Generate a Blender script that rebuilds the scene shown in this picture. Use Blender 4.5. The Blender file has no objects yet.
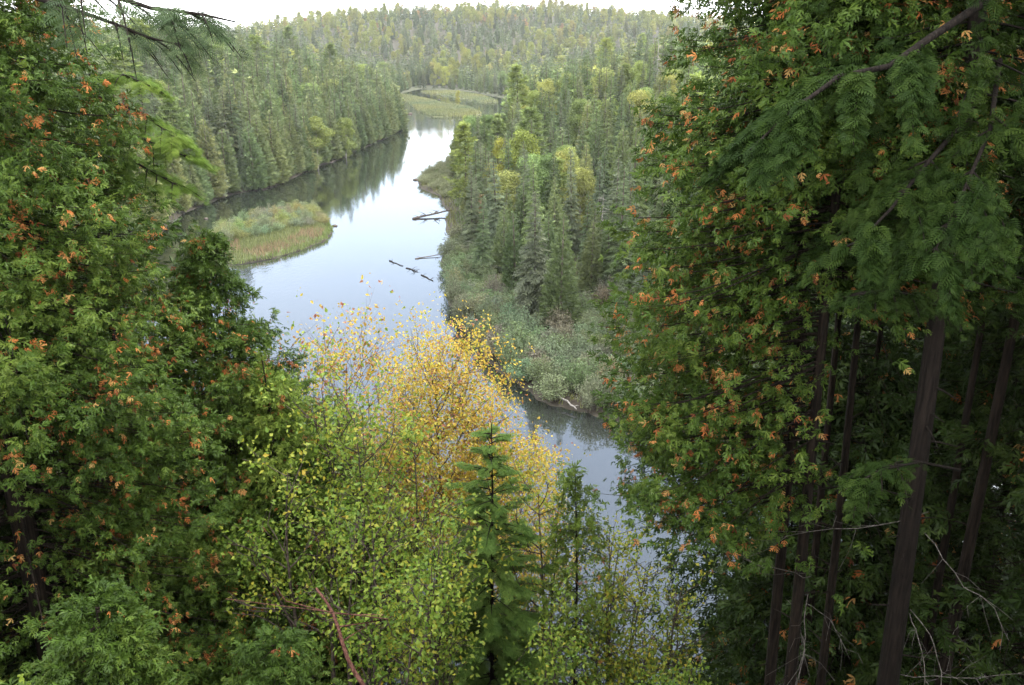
import bpy, math, random, zlib
import numpy as np
from mathutils import Vector

rng = np.random.default_rng(7)
random.seed(7)
S = bpy.context.scene
COL = S.collection
PI = math.pi
R = math.radians

# ------------------------------------------------------------------ camera
CAMZ, PITCH, F, W, Hh = 28.0, R(19.3), 850.0, 1024, 685
cd = bpy.data.cameras.new('camera')
cam = bpy.data.objects.new('camera', cd)
COL.objects.link(cam)
cam.location = (0, 0, CAMZ)
cam.rotation_euler = (PI / 2 - PITCH, 0, 0)
cd.sensor_width = 36.0
cd.lens = F / W * 36.0
cd.clip_start, cd.clip_end = 0.1, 6000
S.camera = cam

# ------------------------------------------------------------------ sky, sun, exposure
SUN_EL, SUN_AZ = R(52), R(78)          # azimuth clockwise from +Y
world = bpy.data.worlds.new('World')
S.world = world
world.use_nodes = True
nt = world.node_tree
nt.nodes.clear()
wo = nt.nodes.new('ShaderNodeOutputWorld')
bg = nt.nodes.new('ShaderNodeBackground')
sky = nt.nodes.new('ShaderNodeTexSky')
sky.sky_type = 'NISHITA'
sky.sun_disc = False
sky.sun_elevation, sky.sun_rotation = SUN_EL, SUN_AZ
sky.air_density, sky.dust_density, sky.ozone_density = 1.0, 1.0, 1.5
tc = nt.nodes.new('ShaderNodeTexCoord')
mp = nt.nodes.new('ShaderNodeMapping')
mp.inputs['Scale'].default_value = (1.0, 1.0, 2.2)
mp.inputs['Location'].default_value = (0.3, 0.1, 0.2)
nz = nt.nodes.new('ShaderNodeTexNoise')
nz.inputs['Scale'].default_value = 1.6
nz.inputs['Detail'].default_value = 1.5
cl = nt.nodes.new('ShaderNodeValToRGB')       # cloud cover
cl.color_ramp.elements[0].position = 0.40
cl.color_ramp.elements[0].color = (0.10, 0.10, 0.10, 1)
cl.color_ramp.elements[1].position = 0.68
cl.color_ramp.elements[1].color = (0.17, 0.17, 0.17, 1)
sep = nt.nodes.new('ShaderNodeSeparateXYZ')
el = nt.nodes.new('ShaderNodeMapRange')       # the cloud deck thickens to white towards the horizon
el.inputs['From Min'].default_value = 0.06
el.inputs['From Max'].default_value = 0.16
el.inputs['To Min'].default_value = 1.0
el.inputs['To Max'].default_value = 0.0
dt = nt.nodes.new('ShaderNodeVectorMath'); dt.operation = 'DOT_PRODUCT'     # a clearing in the clouds over the valley
dt.inputs[1].default_value = (-.05, math.cos(R(26)), math.sin(R(26)))
gapm = nt.nodes.new('ShaderNodeMapRange')
gapm.interpolation_type = 'SMOOTHSTEP'
gapm.inputs['From Min'].default_value = 0.76
gapm.inputs['From Max'].default_value = 0.95
gapm.inputs['To Min'].default_value = 1.0
gapm.inputs['To Max'].default_value = 0.0
nadd = nt.nodes.new('ShaderNodeMath'); nadd.operation = 'ADD'; nadd.use_clamp = True
mx = nt.nodes.new('ShaderNodeMath'); mx.operation = 'MAXIMUM'
mix = nt.nodes.new('ShaderNodeMix'); mix.data_type = 'RGBA'
mix.inputs[7].default_value = (20.0, 20.2, 20.6, 1)
L = nt.links.new
L(tc.outputs['Generated'], mp.inputs['Vector'])
L(mp.outputs['Vector'], nz.inputs['Vector'])
L(nz.outputs['Fac'], cl.inputs['Fac'])
L(tc.outputs['Generated'], sep.inputs[0])
L(sep.outputs['Z'], el.inputs['Value'])
L(tc.outputs['Generated'], dt.inputs[0])
L(dt.outputs['Value'], gapm.inputs['Value'])
L(gapm.outputs['Result'], nadd.inputs[0])
L(cl.outputs['Color'], nadd.inputs[1])
L(nadd.outputs[0], mx.inputs[0])
L(el.outputs['Result'], mx.inputs[1])
L(mx.outputs[0], mix.inputs[0])
L(sky.outputs['Color'], mix.inputs[6])
L(mix.outputs[2], bg.inputs['Color'])
bg.inputs['Strength'].default_value = 0.12
L(bg.outputs[0], wo.inputs['Surface'])

sd = bpy.data.lights.new('sun', 'SUN')
sun = bpy.data.objects.new('sun', sd)
COL.objects.link(sun)
sd.energy, sd.angle = 3.0, R(12)
sd.color = (1.0, 0.95, 0.86)
sdir = Vector((math.sin(SUN_AZ) * math.cos(SUN_EL), math.cos(SUN_AZ) * math.cos(SUN_EL), math.sin(SUN_EL)))
sun.rotation_euler = sdir.to_track_quat('Z', 'Y').to_euler()
sun.location = (60, 20, 90)

S.view_settings.view_transform = 'Standard'
S.view_settings.look = 'None'
S.view_settings.gamma = 1
S.view_settings.use_curve_mapping = False
S.view_settings.exposure = 1.28
S.cycles.max_bounces = 6
S.cycles.transparent_max_bounces = 8
S.cycles.volume_bounces = 0
S.cycles.use_denoising = True

# ------------------------------------------------------------------ helpers
CP, SP = math.cos(PITCH), math.sin(PITCH)

def ray(px, py):
    u, v = (px - 512) / F, (342.5 - py) / F
    return np.array([u, CP + v * SP, -SP + v * CP])

def at(px, py, Y):                      # world point at distance Y in front of the camera
    d = ray(px, py)
    return np.array([0, 0, CAMZ]) + d * (Y / d[1])

def gp(px, py, z=0.0):                  # world point on the level z
    d = ray(px, py)
    return (np.array([0, 0, CAMZ]) + d * ((z - CAMZ) / d[2]))[:2]

def proj(p):
    p = np.asarray(p, float)
    x, y, z = p[..., 0], p[..., 1], p[..., 2] - CAMZ
    dep = np.maximum(y * CP - z * SP, 0.01)
    v = y * SP + z * CP
    return 512 + F * x / dep, 342.5 - F * v / dep, dep

def sstep(a, b, x):
    t = np.clip((x - a) / (b - a), 0, 1)
    return t * t * (3 - 2 * t)

class MB:                               # collects quads and triangles for ONE mesh
    def __init__(s):
        s.v, s.q, s.t, s.qm, s.tm, s.r, s.c, s.n = [], [], [], [], [], [], [], 0
    def add(s, v, q=None, t=None, mat=0, rnd=None, col=None):
        v = np.asarray(v, float).reshape(-1, 3)
        if q is not None and len(q):
            q = np.asarray(q, int).reshape(-1, 4) + s.n
            s.q.append(q); s.qm.append(np.full(len(q), mat))
        if t is not None and len(t):
            t = np.asarray(t, int).reshape(-1, 3) + s.n
            s.t.append(t); s.tm.append(np.full(len(t), mat))
        s.v.append(v)
        s.r.append(np.broadcast_to(0.5 if rnd is None else rnd, (len(v),)).astype(float))
        s.c.append(np.broadcast_to((1., 1., 1.) if col is None else col, (len(v), 3)).astype(float))
        s.n += len(v)
    def inst(s, T, pos, X, N, scale, mat=0, rnd=None, col=None):
        """copies of template T=(V,Q); X long axis, N normal"""
        V, Q = T
        pos = np.asarray(pos, float).reshape(-1, 3); m = len(pos)
        if not m: return
        X = np.asarray(X, float); X = X / (np.linalg.norm(X, axis=1, keepdims=True) + 1e-9)
        N = np.asarray(N, float); Y = np.cross(N, X)
        Y = Y / (np.linalg.norm(Y, axis=1, keepdims=True) + 1e-9)
        N = np.cross(X, Y)
        sc = np.broadcast_to(np.asarray(scale, float).reshape(-1, 1) if np.ndim(scale) == 1 else scale, (m, 3)) if np.ndim(scale) <= 1 else scale
        f = np.stack([X * sc[:, :1], Y * sc[:, 1:2], N * sc[:, 2:3]], axis=1)     # m,3(axis),3
        P = np.einsum('kj,mjd->mkd', V, f) + pos[:, None, :]
        k = len(V)
        q = (Q[None] + (np.arange(m) * k)[:, None, None]).reshape(-1, 4)
        if rnd is None: rnd = rng.random(m)
        rr = np.repeat(rnd, k) 
        cc = None if col is None else np.repeat(np.broadcast_to(col, (m, 3)), k, axis=0)
        s.add(P.reshape(-1, 3), q=q, mat=mat, rnd=rr, col=cc)
    def tube(s, pts, rad, n=6, mat=0, col=None):
        pts = np.asarray(pts, float); m = len(pts)
        rad = np.broadcast_to(np.asarray(rad, float), (m,))
        tan = np.gradient(pts, axis=0)
        tan /= np.linalg.norm(tan, axis=1, keepdims=True) + 1e-9
        ref = np.array([0.31, 0.95, 0.05]) if abs(tan[0][2]) > .8 else np.array([0, 0, 1.])
        A = np.cross(tan, ref); A /= np.linalg.norm(A, axis=1, keepdims=True) + 1e-9
        B = np.cross(tan, A)
        an = np.arange(n) * 2 * PI / n
        ring = pts[:, None, :] + rad[:, None, None] * (np.cos(an)[None, :, None] * A[:, None, :] + np.sin(an)[None, :, None] * B[:, None, :])
        i = np.arange(m - 1)[:, None] * n; j = np.arange(n)[None]
        q = np.stack([i + j, i + (j + 1) % n, i + n + (j + 1) % n, i + n + j], -1).reshape(-1, 4)
        s.add(ring.reshape(-1, 3), q=q, mat=mat, rnd=rng.random(), col=col)
    def mesh(s, name, mats, smooth=False, color=False):
        me = bpy.data.meshes.new(name)
        if not s.v: return me
        V = np.concatenate(s.v)
        Q = np.concatenate(s.q) if s.q else np.zeros((0, 4), int)
        T = np.concatenate(s.t) if s.t else np.zeros((0, 3), int)
        me.vertices.add(len(V)); me.vertices.foreach_set('co', V.astype(np.float32).ravel())
        nl = Q.size + T.size
        me.loops.add(nl)
        me.loops.foreach_set('vertex_index', np.concatenate([Q.ravel(), T.ravel()]).astype(np.int32))
        me.polygons.add(len(Q) + len(T))
        me.polygons.foreach_set('loop_start', np.concatenate([np.arange(len(Q)) * 4, Q.size + np.arange(len(T)) * 3]).astype(np.int32))
        mi = np.concatenate([np.concatenate(s.qm) if s.qm else np.zeros(0), np.concatenate(s.tm) if s.tm else np.zeros(0)])
        me.polygons.foreach_set('material_index', mi.astype(np.int32))
        me.polygons.foreach_set('use_smooth', np.full(len(mi), smooth, dtype=bool))
        a = me.attributes.new('rnd', 'FLOAT', 'POINT'); a.data.foreach_set('value', np.concatenate(s.r).astype(np.float32))
        if color:
            c = me.attributes.new('col', 'FLOAT_COLOR', 'POINT')
            cc = np.concatenate(s.c); cc = np.concatenate([cc, np.ones((len(cc), 1))], 1)
            c.data.foreach_set('color', cc.astype(np.float32).ravel())
        for m in mats: me.materials.append(m)
        me.update(calc_edges=True)
        return me
    def build(s, name, mats, parent=None, smooth=False, color=False):
        if not isinstance(mats, (list, tuple)): mats = [mats]
        o = bpy.data.objects.new(name, s.mesh(name, mats, smooth, color))
        COL.objects.link(o)
        if parent is not None: o.parent = parent
        return o

def tag(o, label=None, cat=None, group=None, kind=None):
    if label: o['label'] = label
    if cat: o['category'] = cat
    if group: o['group'] = group
    if kind: o['kind'] = kind
    return o

def empty(name, loc, rz=0.0):
    o = bpy.data.objects.new(name, None)
    o.empty_display_size = 0.3
    COL.objects.link(o)
    o.location = [float(c) for c in loc]; o.rotation_euler = (0, 0, rz)
    return o

def unit(v): return v / (np.linalg.norm(v, axis=-1, keepdims=True) + 1e-9)

# ------------------------------------------------------------------ materials
def newmat(name):
    m = bpy.data.materials.new(name); m.use_nodes = True
    n = m.node_tree; n.nodes.clear()
    return m, n, n.nodes.new('ShaderNodeOutputMaterial')

def leaf_mat(name, cols, trans=0.3, src=None, rough=0.55, spec=0.25, size=0.0):
    """cols: ramp of 3 colours over the per-leaf random value; src None | 'object' | 'col': multiplied by that colour"""
    m, n, out = newmat(name)
    a = n.nodes.new('ShaderNodeAttribute'); a.attribute_name = 'rnd'
    fac = a.outputs['Fac']
    if size:
        g = n.nodes.new('ShaderNodeTexCoord')
        no = n.nodes.new('ShaderNodeTexNoise'); no.inputs['Scale'].default_value = size; no.inputs['Detail'].default_value = 2
        n.links.new(g.outputs['Object'], no.inputs['Vector'])
        mr = n.nodes.new('ShaderNodeMapRange'); mr.inputs['From Min'].default_value = .3; mr.inputs['From Max'].default_value = .7
        n.links.new(no.outputs['Fac'], mr.inputs['Value'])
        mm = n.nodes.new('ShaderNodeMix'); mm.inputs[0].default_value = 0.5
        n.links.new(fac, mm.inputs[2]); n.links.new(mr.outputs[0], mm.inputs[3])
        fac = mm.outputs[0]
    r = n.nodes.new('ShaderNodeValToRGB')
    e = r.color_ramp.elements
    e[0].color = (*cols[0], 1); e[1].color = (*cols[-1], 1)
    e[0].position, e[1].position = 0.08, 0.95
    for i, c in enumerate(cols[1:-1]):
        x = e.new((i + 1) / (len(cols) - 1)); x.color = (*c, 1)
    n.links.new(fac, r.inputs['Fac'])
    c = r.outputs['Color']
    if src:
        if src == 'object':
            s = n.nodes.new('ShaderNodeObjectInfo').outputs['Color']
        else:
            an = n.nodes.new('ShaderNodeAttribute'); an.attribute_name = 'col'; s = an.outputs['Color']
        mu = n.nodes.new('ShaderNodeMix'); mu.data_type = 'RGBA'; mu.blend_type = 'MULTIPLY'; mu.inputs[0].default_value = 1
        n.links.new(c, mu.inputs[6]); n.links.new(s, mu.inputs[7]); c = mu.outputs[2]
    p = n.nodes.new('ShaderNodeBsdfPrincipled')
    p.inputs['Roughness'].default_value = rough
    p.inputs['Specular IOR Level'].default_value = spec
    n.links.new(c, p.inputs['Base Color'])
    t = n.nodes.new('ShaderNodeBsdfTranslucent'); n.links.new(c, t.inputs['Color'])
    mxs = n.nodes.new('ShaderNodeMixShader'); mxs.inputs[0].default_value = trans
    n.links.new(p.outputs[0], mxs.inputs[1]); n.links.new(t.outputs[0], mxs.inputs[2])
    n.links.new(mxs.outputs[0], out.inputs['Surface'])
    return m

def bark_mat(name, c1, c2, scale=(16, 16, 1.3), bump=0.9):
    m, n, out = newmat(name)
    g = n.nodes.new('ShaderNodeTexCoord'); mp = n.nodes.new('ShaderNodeMapping')
    mp.inputs['Scale'].default_value = scale
    no = n.nodes.new('ShaderNodeTexNoise'); no.inputs['Scale'].default_value = 3; no.inputs['Detail'].default_value = 6
    n.links.new(g.outputs['Object'], mp.inputs[0]); n.links.new(mp.outputs[0], no.inputs['Vector'])
    r = n.nodes.new('ShaderNodeValToRGB')
    r.color_ramp.elements[0].color = (*c1, 1); r.color_ramp.elements[1].color = (*c2, 1)
    r.color_ramp.elements[0].position, r.color_ramp.elements[1].position = .38, .66
    n.links.new(no.outputs['Fac'], r.inputs[0])
    p = n.nodes.new('ShaderNodeBsdfPrincipled'); p.inputs['Roughness'].default_value = .9
    p.inputs['Specular IOR Level'].default_value = .15
    n.links.new(r.outputs[0], p.inputs['Base Color'])
    b = n.nodes.new('ShaderNodeBump'); b.inputs['Strength'].default_value = bump; b.inputs['Distance'].default_value = .03
    n.links.new(no.outputs['Fac'], b.inputs['Height']); n.links.new(b.outputs[0], p.inputs['Normal'])
    n.links.new(p.outputs[0], out.inputs['Surface'])
    return m

M = {}
M['far_leaf'] = leaf_mat('forest_foliage', [(.60, .62, .60), (1, 1, 1), (1.35, 1.32, 1.2)], .25, 'object', .6, .2)
M['stuff_leaf'] = leaf_mat('distant_forest_foliage', [(.60, .62, .60), (1, 1, 1), (1.35, 1.32, 1.2)], .25, 'col', .6, .2)
M['shrub_leaf'] = leaf_mat('shrub_foliage', [(.65, .65, .65), (1, 1, 1), (1.3, 1.3, 1.25)], .3, 'object', .6, .2)
M['far_bark'] = bark_mat('forest_bark', (.045, .036, .030), (.12, .10, .085), (2, 2, .6), .2)
M['grey_bark'] = bark_mat('weathered_wood', (.13, .12, .11), (.30, .28, .26), (4, 4, 1), .3)
M['cedar_bark'] = bark_mat('cedar_bark', (.008, .006, .0045), (.026, .018, .013))
M['dark_bark'] = bark_mat('dark_bark', (.006, .0045, .0035), (.019, .014, .011))
M['birch_bark'] = bark_mat('young_birch_bark', (.035, .027, .022), (.11, .085, .07), (8, 8, 8), .2)
M['red_bark'] = bark_mat('reddish_dead_bark', (.06, .025, .018), (.16, .075, .055))
M['twig'] = bark_mat('dead_twig', (.05, .044, .038), (.16, .145, .13), (10, 10, 10), .1)
M['cedar'] = leaf_mat('cedar_foliage', [(.024, .045, .009), (.048, .086, .013), (.105, .146, .025)], .3, None, .45, .12, .9)
M['cedar_shade'] = leaf_mat('shaded_cedar_foliage', [(.014, .027, .007), (.026, .048, .009), (.052, .078, .016)], .25, None, .45, .12, .9)  # darker copy of the cedar leaves, shade of the stand put into the colour
M['cedar_yellow'] = leaf_mat('bright_cedar_foliage', [(.06, .10, .018), (.11, .165, .025), (.17, .22, .04)], .3, None, .45, .12, .9)
M['dead_leaf'] = leaf_mat('browned_cedar_foliage', [(.13, .045, .020), (.29, .098, .028), (.38, .165, .055), (.30, .20, .07)], .3, None, .7, .1)
M['hemlock'] = leaf_mat('hemlock_foliage', [(.011, .023, .006), (.021, .040, .008), (.042, .068, .013)], .2, None, .5, .05, .8)
M['spruce'] = leaf_mat('young_spruce_foliage', [(.048, .092, .020), (.085, .145, .030), (.14, .205, .045)], .2, None, .5, .05, .8)
M['spruce_dark'] = leaf_mat('spruce_bough_foliage', [(.030, .05, .025), (.048, .075, .032), (.08, .105, .045)], .2, None, .5, .05, .8)
M['fir_bright'] = leaf_mat('bright_fir_foliage', [(.06, .11, .018), (.105, .165, .028), (.165, .22, .045)], .3, None, .5, .05, .8)
M['gold'] = leaf_mat('golden_leaves', [(.27, .14, .026), (.40, .27, .032), (.46, .37, .055), (.36, .37, .055)], .45, None, .5, .25, .8)
M['pinkish'] = leaf_mat('russet_leaves', [(.25, .09, .06), (.33, .16, .09), (.36, .27, .07)], .4, None, .5, .25)
M['lime'] = leaf_mat('green_yellow_leaves', [(.06, .115, .017), (.12, .205, .025), (.22, .285, .036), (.36, .33, .042)], .42, None, .5, .3, .8)
M['yellow'] = leaf_mat('yellow_leaves', [(.08, .15, .022), (.16, .24, .03), (.32, .31, .035), (.44, .30, .035)], .42, None, .5, .3, .8)
M['grass'] = leaf_mat('marsh_grass', [(.7, .7, .65), (1, 1, 1), (1.3, 1.25, 1.1)], .3, 'col', .7, .15)

# ground: forest floor, mud and marsh by what grows there
def ground_mat():
    m, n, out = newmat('forest_floor_and_mud')
    a = n.nodes.new('ShaderNodeAttribute'); a.attribute_name = 'col'
    g = n.nodes.new('ShaderNodeTexCoord')
    no = n.nodes.new('ShaderNodeTexNoise'); no.inputs['Scale'].default_value = 1.7; no.inputs['Detail'].default_value = 8
    n.links.new(g.outputs['Object'], no.inputs['Vector'])
    r = n.nodes.new('ShaderNodeValToRGB')
    r.color_ramp.elements[0].color = (.55, .5, .45, 1); r.color_ramp.elements[1].color = (1.35, 1.3, 1.2, 1)
    r.color_ramp.elements[0].position, r.color_ramp.elements[1].position = .3, .7
    n.links.new(no.outputs['Fac'], r.inputs[0])
    mu = n.nodes.new('ShaderNodeMix'); mu.data_type = 'RGBA'; mu.blend_type = 'MULTIPLY'; mu.inputs[0].default_value = 1
    n.links.new(a.outputs['Color'], mu.inputs[6]); n.links.new(r.outputs[0], mu.inputs[7])
    p = n.nodes.new('ShaderNodeBsdfPrincipled'); p.inputs['Roughness'].default_value = .95
    n.links.new(mu.outputs[2], p.inputs['Base Color'])
    b = n.nodes.new('ShaderNodeBump'); b.inputs['Strength'].default_value = .6; b.inputs['Distance'].default_value = .1
    n.links.new(no.outputs['Fac'], b.inputs['Height']); n.links.new(b.outputs[0], p.inputs['Normal'])
    n.links.new(p.outputs[0], out.inputs['Surface'])
    return m

def water_mat():
    m, n, out = newmat('river_water')
    g = n.nodes.new('ShaderNodeTexCoord')
    def noise(sc, mapping, det=2):
        mp = n.nodes.new('ShaderNodeMapping'); mp.inputs['Scale'].default_value = mapping
        mp.inputs['Rotation'].default_value = (0, 0, .35)
        n.links.new(g.outputs['Object'], mp.inputs[0])
        no = n.nodes.new('ShaderNodeTexNoise'); no.inputs['Scale'].default_value = sc; no.inputs['Detail'].default_value = det
        n.links.new(mp.outputs[0], no.inputs['Vector']); return no.outputs['Fac']
    w1 = noise(1.6, (1, .55, 1), 3)
    patch = noise(.045, (1, .45, 1), 3)            # gusts: patches of rippled water
    pr = n.nodes.new('ShaderNodeMapRange'); pr.inputs['From Min'].default_value = .50; pr.inputs['From Max'].default_value = .66
    pr.inputs['To Min'].default_value = .015; pr.inputs['To Max'].default_value = .10
    n.links.new(patch, pr.inputs['Value'])
    b = n.nodes.new('ShaderNodeBump'); b.inputs['Distance'].default_value = .25
    n.links.new(pr.outputs[0], b.inputs['Strength']); n.links.new(w1, b.inputs['Height'])
    deep = n.nodes.new('ShaderNodeBsdfPrincipled')
    deep.inputs['Base Color'].default_value = (.012, .014, .012, 1)
    deep.inputs['Roughness'].default_value = .06; deep.inputs['IOR'].default_value = 1.33
    n.links.new(b.outputs[0], deep.inputs['Normal'])
    gl = n.nodes.new('ShaderNodeBsdfGlossy'); gl.inputs['Roughness'].default_value = .045
    gl.inputs['Color'].default_value = (.93, .96, 1, 1)
    n.links.new(b.outputs[0], gl.inputs['Normal'])
    fr = n.nodes.new('ShaderNodeFresnel'); fr.inputs['IOR'].default_value = 1.33
    mr = n.nodes.new('ShaderNodeMapRange'); mr.inputs['From Max'].default_value = .35
    mr.inputs['To Min'].default_value = .10; mr.inputs['To Max'].default_value = .45
    n.links.new(fr.outputs[0], mr.inputs['Value'])
    mxs = n.nodes.new('ShaderNodeMixShader')
    n.links.new(mr.outputs[0], mxs.inputs[0]); n.links.new(deep.outputs[0], mxs.inputs[1]); n.links.new(gl.outputs[0], mxs.inputs[2])
    n.links.new(mxs.outputs[0], out.inputs['Surface'])
    return m

# ------------------------------------------------------------------ terrain
def G(*pts): return [tuple(gp(x, y)) for x, y in pts]
LEFT = G((183, 213), (229, 195), (267, 188), (308, 171), (355, 151), (384, 139), (401, 129), (399, 121), (388, 113), (384, 104), (388, 97))
FAR = G((420, 88.5), (470, 91.5), (508, 99), (535, 108))
RIGHT = G((520, 117), (490, 119), (466, 122), (455, 148), (450, 160), (438, 168), (424, 175), (417, 181), (424, 189), (440, 196), (447, 212), (449, 242), (444, 258),
          (446, 291), (462, 325), (490, 362), (520, 388), (545, 404), (600, 416), (650, 428), (730, 440))
RIVER = np.array([(-6, 31), (-16, 40), (-26, 55), (-38, 75), (-50, 95)] + LEFT + FAR + RIGHT + [(48, 57), (95, 62), (95, 31), (50, 29), (10, 28.5)])
ISLE = np.array(G((209, 262), (205, 250), (214, 238), (238, 226), (270, 218), (305, 212), (328, 218), (334, 230), (328, 240), (305, 250), (270, 260), (235, 266)))
MARSH = np.array(G((394, 94), (404, 101), (412, 106), (418, 112), (432, 117), (462, 117.5), (482, 114), (474, 109), (458, 105.5), (440, 102.5), (416, 97)))
MARSH2 = np.array(G((420, 91.5), (440, 95), (462, 98.5), (486, 103), (500, 102.5), (486, 96.5), (455, 91.5)))

def sdist(P, poly):                     # signed distance, negative inside
    P = np.asarray(P, float).reshape(-1, 2)
    best = np.full(len(P), 1e18); ins = np.zeros(len(P), bool)
    for i in range(len(poly)):
        a, b = poly[i], poly[(i + 1) % len(poly)]
        ab = b - a
        t = np.clip(((P - a) @ ab) / (ab @ ab + 1e-12), 0, 1)
        d = P - a - t[:, None] * ab
        best = np.minimum(best, (d * d).sum(1))
        c = ((a[1] > P[:, 1]) != (b[1] > P[:, 1]))
        xx = a[0] + (P[:, 1] - a[1]) * ab[0] / (ab[1] if abs(ab[1]) > 1e-9 else 1e-9)
        ins ^= c & (P[:, 0] < xx)
    d = np.sqrt(best)
    return np.where(ins, -d, d)

def wob(x, y, s, seed=0.0):
    return (np.sin(x / s + 1.3 + seed) * np.cos(y / (s * 1.2) - .7 + seed * 2) + .5 * np.sin(x / (s * .43) + 2 * seed) * np.sin(y / (s * .51) + 1.1)) / 1.5

def midline(y): return np.interp(y, [60, 120, 181, 250, 310, 400, 560, 700], [-1, -25, -32, -30, -29, -33, -40, -60])
def river_land(P):
    x, y = P[:, 0], P[:, 1]
    d = sdist(P, RIVER) + np.where(y > 40, .5 * wob(x, y, 3.3), 0)
    di = -sdist(P, ISLE) + .35 * wob(x, y, 2.2, 1)
    dm = np.maximum(-sdist(P, MARSH), -sdist(P, MARSH2)) + .8 * wob(x, y, 6, 2)
    return d, di, dm

def height(P):
    P = np.asarray(P, float).reshape(-1, 2)
    x, y = P[:, 0], P[:, 1]
    d, di, dm = river_land(P)
    bank = np.where(d < 0, np.maximum(d * .35, -1.3), np.minimum(d * .9, .45))
    rt = sstep(0, 8, x - midline(y))
    sl = .30 + .04 * rt
    start = 2.5 + rt * (5.5 + 6 * (1 - sstep(90, 150, y)))
    cap = (33 - 10 * sstep(330, 520, y)) * (1 - rt) + 36 * rt
    up = np.maximum(d - start, 0) * sl
    up = cap * (1 - np.exp(-up / cap * 1.15)) * (1 + .12 * wob(x, y, 37, 3))
    up *= 1 - .75 * sstep(430, 560, y)
    far = 47 * sstep(600, 1020, y) * (1 + .15 * wob(x, y, 120, 5) + .03 * wob(x, y, 45, 2)) * (1 - .40 * sstep(-110, -330, x)) * (1 - .15 * sstep(60, 400, x)) * (1 + .08 * np.exp(-((x + 50) / 150) ** 2))
    h = bank + np.where(d > 0, np.maximum(up, 0) + far, 0)
    # the bluff the photograph is taken from
    bl = (y < 40) & (d > 0)
    hb = np.minimum(.45 + np.maximum(d - 2.4, 0) * .98, 26.4 + .25 * wob(x, y, 3.0))
    hb = hb + .25 * wob(x, y, 2.1, 4) * sstep(1, 6, d)
    k = sstep(33, 62, y)
    h = np.where(d > 0, h * k + hb * (1 - k), h)
    h = np.maximum(h, np.where(di > 0, np.minimum(.12 + di * .25, .6), -9))
    h = np.maximum(h, np.where(dm > 0, np.minimum(dm * .2, .35), -9))
    return h

def H1(x, y): return float(height([(x, y)])[0])

def hit(px, py):                        # where the sight line through a pixel meets the ground
    d = ray(px, py)
    k = np.concatenate([np.arange(34, 460, .5)]) / d[1]
    P = np.array([0, 0, CAMZ]) + k[:, None] * d
    g = np.maximum(height(P[:, :2]), 0)
    i = int(np.argmax(P[:, 2] <= g + .05)) if (P[:, 2] <= g + .05).any() else len(P) - 1
    return float(P[i, 0]), float(P[i, 1])

def axis(segs):
    out = [segs[0][0]]
    for a, b, st in segs:
        out += list(np.linspace(a, b, max(2, int((b - a) / st) + 1))[1:])
    return np.array(out)

xs = axis([(-1500, -400, 40), (-400, -150, 8), (-150, -70, 3), (-70, 50, 1.15), (50, 120, 2.5), (120, 400, 8), (400, 1500, 40)])
ys = axis([(-60, -4, 6), (-4, 45, .9), (45, 130, 1.1), (130, 420, 2.2), (420, 720, 4), (720, 1200, 12), (1200, 2200, 60)])
GX, GY = np.meshgrid(xs, ys)
GP = np.stack([GX.ravel(), GY.ravel()], 1)
GZ = height(GP)
d_, di_, dm_ = river_land(GP)
c_for = np.array((.034, .031, .017)); c_mud = np.array((.070, .055, .035)); c_bed = np.array((.030, .026, .017)); c_grass = np.array((.085, .10, .045))
colr = np.tile(c_for, (len(GP), 1))
colr[(d_ < 2.2)] = c_mud * .3
colr[(d_ < 14) & (GP[:, 1] > 470)] = c_grass * .5
colr[(d_ > .6) & (GP[:, 0] > midline(GP[:, 1])) & (GP[:, 1] > 240) & (GP[:, 1] < 430) & (d_ < 16) & (512 + 850 * GP[:, 0] / (GP[:, 1] * .944 + 7) < 516)] = c_grass * .55
colr[(d_ < 0) & (di_ < 0) & (dm_ < 0) & (GP[:, 1] < 470)] = c_bed
colr[(di_ > .6) | (dm_ > .5)] = c_grass
b = MB()
nx, ny = len(xs), len(ys)
i = (np.arange(ny - 1)[:, None] * nx + np.arange(nx - 1)[None]).ravel()
b.add(np.stack([GP[:, 0], GP[:, 1], GZ], 1), q=np.stack([i, i + 1, i + nx + 1, i + nx], 1), col=colr)
ground = b.build('ground', ground_mat(), smooth=True, color=True)
tag(ground, 'forest floor of the bluff, valley sides and far hill with muddy river banks', 'ground', kind='structure')
b = MB()
b.add([(-140, 24, 0), (140, 24, 0), (140, 700, 0), (-140, 700, 0)], q=[(0, 1, 2, 3)])
tag(b.build('water', water_mat()), 'calm river winding up the valley, mirroring white sky and dark trees', 'river', kind='structure')

# ------------------------------------------------------------------ spray templates (x = length, y = side, z = normal)
def fan(n, spread, w, droop=.15, taper=.75, start=.1, axis_w=None, curl=.0):
    V, Q = [], []
    def rh(p, d, l, w):
        s = np.array([-d[1], d[0], 0])
        k = len(V)
        mid = p + d * l * .55
        V.extend([p, mid + s * w + [0, 0, curl * l], p + d * l - np.array([0, 0, droop * l]), mid - s * w + [0, 0, curl * l]])
        Q.append((k, k + 1, k + 2, k + 3))
    rh(np.zeros(3), np.array([1., 0, 0]), 1.0, axis_w or w)
    for i in range(n):
        t = start + (.82 - start) * i / max(1, n - 1)
        l = (1 - t) * taper + .12
        for sg in (-1, 1):
            a = spread * (1 - .25 * t) * sg
            rh(np.array([t, 0, -droop * t * t]), np.array([math.cos(a), math.sin(a), 0]), l, w * (.65 + .35 * (1 - t)))
    return np.array(V), np.array(Q)

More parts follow.
